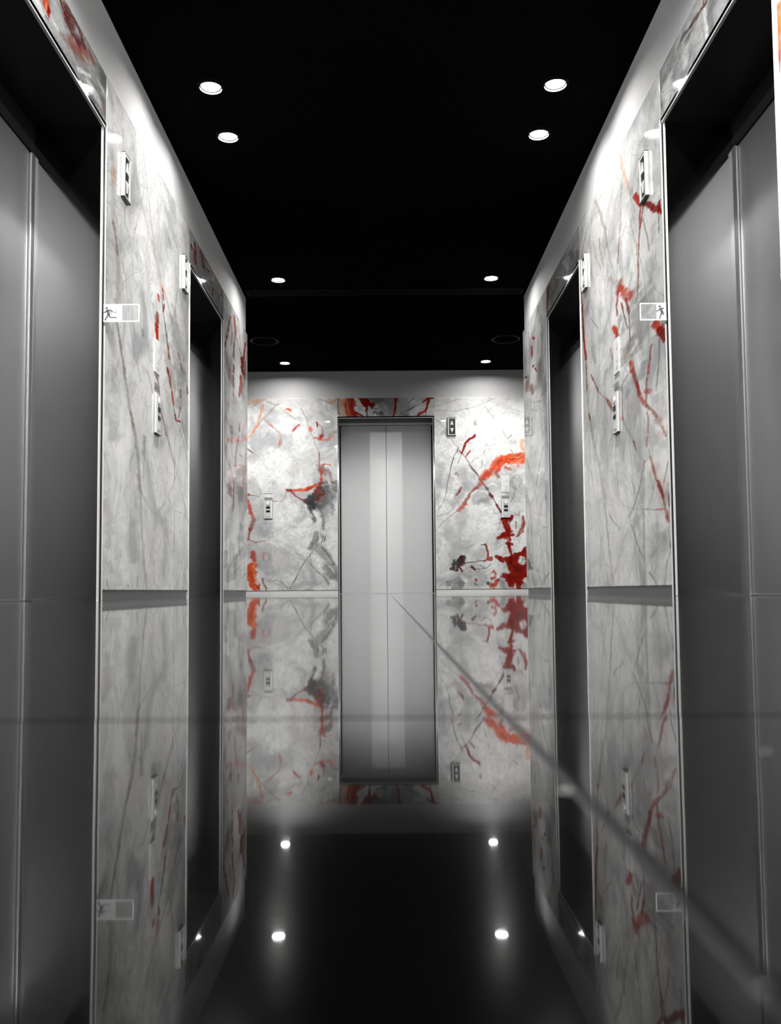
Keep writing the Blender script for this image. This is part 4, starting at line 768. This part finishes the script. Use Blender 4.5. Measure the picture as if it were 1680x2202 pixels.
# ------------------------------------------------------------------ lift doors
# built facing -y with the opening centred on x=0, wall face at y=0, then turned into place
def lift_door(idx, width, hd, label, rear=False):
    hw = width / 2
    rec = XD - W
    t = empty('door_%d' % idx)
    tag(t, label, 'lift door', None, 'structure')
    gap = .006
    for s in (-1, 1):
        x0, x1 = (-hw + .05, -gap / 2) if s < 0 else (gap / 2, hw - .05)
        if rear: x0, x1 = (-hw + .012, -gap / 2) if s < 0 else (gap / 2, hw - .012)
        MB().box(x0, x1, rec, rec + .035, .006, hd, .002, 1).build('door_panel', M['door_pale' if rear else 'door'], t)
        # jamb linings of the deep opening
        MB().box(s * hw, s * (hw - .004), .015, rec + .06, 0, H_OPEN).build('jamb', M['jamb'], t)
        # slim posts in the corners beside the leaves
        if not rear:
            MB().box(s * (hw - .042), s * (hw - .004), rec - .012, rec + .04, .0, hd, .003, 2).build('post', M['post'], t)
        # bright edging and dark reveal round the opening
        MB().box(s * (hw + .004), s * (hw - .006), .005, .015, 0, H_OPEN, .002, 2).build('edge_trim', M['trim'], t)
        MB().box(s * hw, s * (hw + .0115), -.0005, .013, 0, H_OPEN + .021).build('reveal_strip', M['shadow_gap'], t)
    for s in (-1, 1):
        MB().box(s * (hw + .0113), s * (hw + .0143), -.0055, .012, 0, H_OPEN + .021, .0008, 1).build('outer_trim', M['trim'], t)
    MB().box(-hw, hw, -.002, .012, H_OPEN - .001, H_OPEN + .006, .0015, 2).build('edge_trim', M['trim'], t)
    MB().box(-hw - .012, hw + .012, -.003, .012, H_OPEN + .0065, H_OPEN + .021).build('reveal_strip', M['shadow_gap'], t)
    MB().box(-hw, hw, .012, rec + .06, H_OPEN, H_OPEN + .025).build('soffit', M['black'], t)
    MB().box(-hw + .004, hw - .004, rec - .008, rec + .05, hd + .004, H_OPEN).build('transom', M['black'] if not rear else M['post'], t)
    MB().box(-hw, hw, rec - .01, rec + .06, .0002, .005).build('sill', M['post'], t)
    MB().box(-hw, hw, rec + .05, rec + .07, 0, H_OPEN).build('backing', M['black'], t)
    return t


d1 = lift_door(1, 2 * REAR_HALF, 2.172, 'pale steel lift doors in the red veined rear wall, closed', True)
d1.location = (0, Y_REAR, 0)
wN, wF = NEAR[1] - NEAR[0], FAR[1] - FAR[0]
cN, cF = (NEAR[0] + NEAR[1]) / 2, (FAR[0] + FAR[1]) / 2
d2 = lift_door(2, wN, H_DOOR, 'near left linen steel lift doors under a dark red veined header')
d2.location = (-W, cN, 0); d2.rotation_euler = (0, 0, R(90))
d3 = lift_door(3, wN, H_DOOR, 'near right linen steel lift doors under a grey marble header')
d3.location = (W, cN, 0); d3.rotation_euler = (0, 0, R(-90))
d4 = lift_door(4, wF, H_DOOR, 'far left dark lift doors between the two left marble panels')
d4.location = (-W, cF, 0); d4.rotation_euler = (0, 0, R(90))
d5 = lift_door(5, wF, H_DOOR, 'far right dark lift doors between the two right marble panels')
d5.location = (W, cF, 0); d5.rotation_euler = (0, 0, R(-90))


# ------------------------------------------------------------------ ceiling lights
def downlight(x, y, label, watts=SPOT_W, angle=SPOT_ANGLE, blend=SPOT_BLEND):
    t = empty('recessed_downlight', (x, y, H_CEIL))
    tag(t, label, 'ceiling light', 'recessed downlights in the black ceiling')
    MB().lathe([(.074, 0), (.072, -.010), (.064, -.016), (.060, -.016), (.060, -.0005)], 40).build('bezel', M['bezel'], t)
    MB().lathe([(.053, -.0004), (.053, -.002), (0.0, -.0025)], 40).build('lens', M['lens'], t)
    ld = bpy.data.lights.new('lamp', 'SPOT')
    ld.energy = watts
    ld.spot_size = angle
    ld.spot_blend = blend
    ld.shadow_soft_size = .03
    ld.color = (1.0, .99, .975)
    lo = bpy.data.objects.new('lamp', ld)
    COL.objects.link(lo)
    lo.parent = t
    lo.location = (0, 0, -.06)
    return t


LX = .946
for s, nm in ((-1, 'left'), (1, 'right')):
    downlight(s * LX, 4.696, 'large bright downlight nearest the top, %s side of the ceiling' % nm)
    downlight(s * LX, 5.225, 'bright downlight second from the top, %s side of the ceiling' % nm)
    downlight(s * LX, 7.70, 'downlight just before the ceiling slot, %s side' % nm)
    downlight(s * 1.217, 10.56, 'small downlight close to the rear wall, %s side' % nm, SPOT_W * .30, R(102))
    downlight(s * LX, 1.55, 'downlight above the viewer on the %s, out of the picture' % nm, WIDE_FILL_W, WIDE_ANGLE, WIDE_BLEND)  # floods added out of view to light rear wall, jambs and trims
    downlight(s * LX, 2.05, 'second downlight above the viewer on the %s, out of the picture' % nm, WIDE_FILL_W, WIDE_ANGLE, WIDE_BLEND)
    downlight(s * 2.4, 9.45, 'downlight in the %s arm of the cross corridor, hidden behind the lobby wall' % nm, CROSS_FILL_W, R(165), .25)  # fill added out of view for the rear wall and its door
    downlight(s * 3.3, 9.45, 'outer downlight in the %s arm of the cross corridor, hidden behind the lobby wall' % nm, CROSS_FILL_W, R(165), .25)

# ceiling slot diffuser at the mouth of the lobby
t = empty('slot_diffuser', (0, 8.06, H_CEIL))
tag(t, 'long black slot air diffuser across the ceiling at the lobby mouth', 'air vent')
MB().box(-1.28, 1.28, -.07, -.062, -.008, 0).box(-1.28, 1.28, .062, .07, -.008, 0).box(-1.28, -1.27, -.07, .07, -.008, 0).box(1.27, 1.28, -.07, .07, -.008, 0).build('frame', M['bezel'], t)
for k in range(3):
    y = -.035 + k * .035
    MB().box(-1.27, 1.27, y - .003, y + .003, -.007, -.0005).build('slat', M['bezel'], t)


def speaker(x, y, label):
    t = empty('ceiling_speaker', (x, y, H_CEIL))
    tag(t, label, 'speaker', 'round ceiling speakers by the rear wall')
    MB().lathe([(.165, 0), (.165, -.006), (.155, -.012), (.140, -.010), (.140, -.004)], 48).build('ring', M['bezel'], t, True)
    MB().lathe([(.138, -.003), (.10, -.008), (0, -.010)], 48).build('grille', M['ceiling'], t, True)


ps = at_z(1088, 728, H_CEIL)
speaker(-ps.x, ps.y, 'round black ceiling speaker above the left end of the rear wall')
speaker(ps.x, ps.y, 'round black ceiling speaker above the right end of the rear wall')


# ------------------------------------------------------------------ wall fittings, built facing -y with their back at y=0
def call_panel():
    t = empty('call_button_panel')
    MB().box(-.052, .052, -.014, 0, -.112, .112, .006, 3, 'z').build('plate', M['silver'], t)
    MB().box(-.030, .030, -.0155, -.012, -.098, .098, .001, 1).build('faceplate', M['faceplate'], t)
    MB().box(-.052, .052, -.0145, 0, -.117, -.1115, .002, 1).build('bottom_cap', M['button'], t)  # black strip in place of the shadow under the plate
    k = MB().lathe([(.019, 0), (.019, -.003), (.015, -.004), (0, -.004)], 28, 'y', (0, -.0153, .073)).build('key_switch', M['white'], t, True)
    MB().lathe([(.023, 0), (.023, -.002), (.019, -.002), (.019, 0)], 28, 'y', (0, -.0153, .073)).build('collar', M['silver'], k, True)
    MB().box(-.024, .024, -.019, -.015, .012, .040, .002, 1).build('call_button', M['button'], t)
    MB().box(-.024, .024, -.019, -.015, -.034, -.010, .002, 1).build('call_button', M['button'], t)
    MB().box(-.024, .024, -.0165, -.015, -.090, -.045, .0005, 1).build('engraved_plate', M['silver'], t)
    return t


def notice():
    t = empty('notice_plate')
    MB().box(-.052, .052, -.006, 0, -.097, .097, .0015, 1).build('plate', M['notice'], t)
    for (cz, n) in ((.057, 2), (-.012, 2)):
        MB().prism([(.028, cz), (.040, cz + .004), (.038, cz - .006)], -.0066, -.006).build('printed_arrow', M['ink'], t)
        for j in range(n):
            z = cz - .016 - j * .010
            MB().box(.002 + .006 * (j % 2), .040, -.0064, -.006, z - .0014, z + .0014).build('printed_line', M['ink'], t)
    for z in (-.062, -.074):
        MB().box(-.004, .040, -.0064, -.006, z - .0016, z + .0016).build('printed_line', M['ink'], t)
    return t


def small_plate():
    t = empty('engraved_name_plate')
    MB().box(-.049, .049, -.004, 0, -.018, .018, .001, 1).build('plate', M['plate_steel'], t)
    MB().box(-.038, .038, -.0046, -.004, -.004, .004).build('engraving', M['ink'], t)
    return t


def lantern():
    t = empty('hall_lantern')
    b = MB()
    b.box(-.053, -.038, -.020, 0, -.110, .110, .005, 3, 'z').box(.038, .053, -.020, 0, -.110, .110, .005, 3, 'z')
    b.box(-.040, .040, -.018, 0, -.110, -.100).box(-.040, .040, -.018, 0, .100, .110)
    b.build('bezel', M['silver'], t)
    MB().box(-.039, .039, -.014, 0, -.101, .101).build('face', M['lantern_face'], t)
    MB().box(-.053, .053, -.0195, 0, -.117, -.1105, .002, 1).build('bottom_cap', M['button'], t)
    MB().box(-.053, .053, -.0195, 0, .1105, .115, .002, 1).build('top_cap', M['button'], t)
    MB().prism([(-.022, .022), (.022, .022), (0, .078)], -.0185, -.014).build('up_arrow', M['white'], t)
    MB().prism([(-.022, -.022), (.022, -.022), (0, -.078)], -.0185, -.014).build('down_arrow', M['white'], t)
    return t


FIT = {'call': call_panel(), 'notice': notice(), 'plate': small_plate(), 'lantern': lantern()}
used = set()
GROUP = {'call': 'lift call button panels', 'notice': 'notice plates above the call panels', 'plate': 'small engraved plates above the call buttons', 'lantern': 'up and down lift lanterns'}
CAT = {'call': 'button panel', 'notice': 'sign', 'plate': 'name plate', 'lantern': 'lift lantern'}


def fit(kind, wall, px, py, label):
    if kind in used:
        o = copy_tree(FIT[kind])
    else:
        o = FIT[kind]; used.add(kind)
    if wall == 'left':
        p = at_x(px, py, -W); o.location = (-W, p.y, p.z); o.rotation_euler = (0, 0, R(90))
    elif wall == 'right':
        p = at_x(px, py, W); o.location = (W, p.y, p.z); o.rotation_euler = (0, 0, R(-90))
    else:
        p = at_y(px, py, Y_REAR); o.location = (p.x, Y_REAR, p.z); o.rotation_euler = (0, 0, 0)
    tag(o, label, CAT[kind], GROUP[kind])


fit('call', 'rear', 577, 1096, 'silver call button panel on the rear wall left of the lift doors')
fit('call', 'rear', 1088, 1093.5, 'silver call button panel on the rear wall above the red splashes')
fit('call', 'left', 336.5, 891, 'silver call button panel on the left marble wall')
fit('call', 'right', 1328, 888, 'silver call button panel on the right marble wall')
fit('notice', 'rear', 577, 1044.5, 'pale notice plate on the rear wall left of the lift doors')
fit('notice', 'rear', 1086.5, 1041.5, 'pale notice plate on the rear wall under the orange vein')
fit('notice', 'left', 336.5, 767, 'pale notice plate on the left marble wall above its call panel')
fit('notice', 'right', 1327, 766, 'pale notice plate on the right marble wall above its call panel')
fit('plate', 'rear', 577.5, 1072.5, 'small steel plate between notice and buttons, left on the rear wall')
fit('plate', 'rear', 1087, 1069, 'small steel plate between notice and buttons, right on the rear wall')
fit('plate', 'left', 336.5, 831, 'small dark steel plate on the left marble above the call panel')
fit('plate', 'right', 1327, 829, 'small dark steel plate on the right marble above the call panel')
fit('lantern', 'left', 267, 384, 'tall hall lantern high on the left marble beside the near doors')
fit('lantern', 'left', 395.5, 590, 'hall lantern high on the left marble beside the far doors')
fit('lantern', 'right', 1389, 382, 'tall hall lantern high on the right marble beside the near doors')
fit('lantern', 'right', 1260, 587, 'hall lantern high on the right marble beside the far doors')
fit('lantern', 'rear', 972, 917.5, 'hall lantern on the rear wall beside the top of the lift doors')


# ------------------------------------------------------------------ solid stand-ins for an exit sign's reflections in the side marble
def ghost_sign(side, x_wall, px0, py0, px1, py1, label):
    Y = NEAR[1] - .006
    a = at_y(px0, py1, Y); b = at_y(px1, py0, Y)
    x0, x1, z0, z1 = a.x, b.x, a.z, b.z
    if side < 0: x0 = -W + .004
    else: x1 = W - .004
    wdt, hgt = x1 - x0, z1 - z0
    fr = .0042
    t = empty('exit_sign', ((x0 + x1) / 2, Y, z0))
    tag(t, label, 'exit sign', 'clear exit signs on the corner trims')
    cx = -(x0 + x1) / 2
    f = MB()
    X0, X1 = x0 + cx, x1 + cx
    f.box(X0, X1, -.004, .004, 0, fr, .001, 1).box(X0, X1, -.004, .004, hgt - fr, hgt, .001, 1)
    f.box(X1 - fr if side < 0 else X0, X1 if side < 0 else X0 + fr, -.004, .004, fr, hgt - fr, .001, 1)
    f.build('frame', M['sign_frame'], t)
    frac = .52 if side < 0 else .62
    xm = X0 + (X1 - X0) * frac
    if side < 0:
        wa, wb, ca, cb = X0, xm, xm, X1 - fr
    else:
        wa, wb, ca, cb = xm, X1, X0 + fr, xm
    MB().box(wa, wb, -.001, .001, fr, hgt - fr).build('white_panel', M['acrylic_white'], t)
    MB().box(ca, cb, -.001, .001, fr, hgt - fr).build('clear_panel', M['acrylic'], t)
    s = hgt
    man = MB()
    y0, y1 = -.0026, -.001

    def P(u, v):
        return (wa + u * s, v * s)
    if side < 0:
        man.lathe([(.066 * s, y0), (.066 * s, y1)], 20, 'y', (P(.18, .78)[0], 0, P(.18, .78)[1]))
        for a_, b_, w_ in (((.20, .66), (.42, .66), .06), ((.42, .66), (.52, .55), .06), ((.20, .66), (.12, .56), .06), ((.12, .56), (.01, .53), .05),
                           ((.22, .66), (.30, .42), .15), ((.28, .44), (.20, .28), .08), ((.20, .28), (.09, .11), .07), ((.31, .44), (.36, .27), .08), ((.36, .26), (.74, .24), .045),
                           ((.09, .11), (.16, .07), .03), ((.38, .62), (.46, .40), .015)):
            man.bar(P(*a_), P(*b_), w_ * s, y0, y1)
        man.prism([P(.60, .52), P(.70, .52), P(.66, .60)], y0, y1)
    else:
        man.lathe([(.066 * s, y0), (.066 * s, y1)], 20, 'y', (P(.20, .80)[0], 0, P(.20, .80)[1]))
        for a_, b_, w_ in (((.20, .68), (.44, .68), .05), ((.20, .67), (.10, .55), .05), ((.10, .55), (-.02, .54), .05), ((.24, .68), (.32, .46), .15), ((.30, .46), (.24, .30), .08), ((.24, .30), (.17, .12), .06), ((.34, .48), (.40, .32), .09), ((.16, .10), (.23, .07), .03)):
            man.bar(P(*a_), P(*b_), w_ * s, y0, y1)
    man.build('running_man', M['sign_grey'], t)


ghost_sign(-1, -W, 231, 654, 300, 692.5, 'clear exit sign with running man on the left corner trim')
ghost_sign(1, W, 1377, 651.5, 1430, 689, 'clear exit sign with running man on the right corner trim')


# ------------------------------------------------------------------ drops of water on the floor close to the lens
M['water'], _nt, _b = mat('water')
_b.inputs['Transmission Weight'].default_value = 1.0
_b.inputs['Roughness'].default_value = 0.0
_b.inputs['IOR'].default_value = 1.33
for px, py, r, lab in ((1216, 1700, .0012, 'tiny water drop on the diagonal floor joint, middle of the floor'),
                       (1646, 1616, .0011, 'tiny water drop on the floor before the right lift doors'),
                       (1640, 2128, .0004, 'tiny water drop on the floor joint nearest the viewer')):
    p = at_z(px, py, .0006)
    zt = TILT * max(0, TJ - p.y)
    p = at_z(px, py, zt)
    o = MB().lathe([(r, 0), (r * .93, r * .35), (r * .7, r * .6), (r * .35, r * .74), (0, r * .78)], 24).build('water_drop', M['water'], None, True)
    o.location = (p.x, p.y, TILT * max(0, TJ - p.y))
    tag(o, lab, 'water drop', 'water drops on the polished floor')
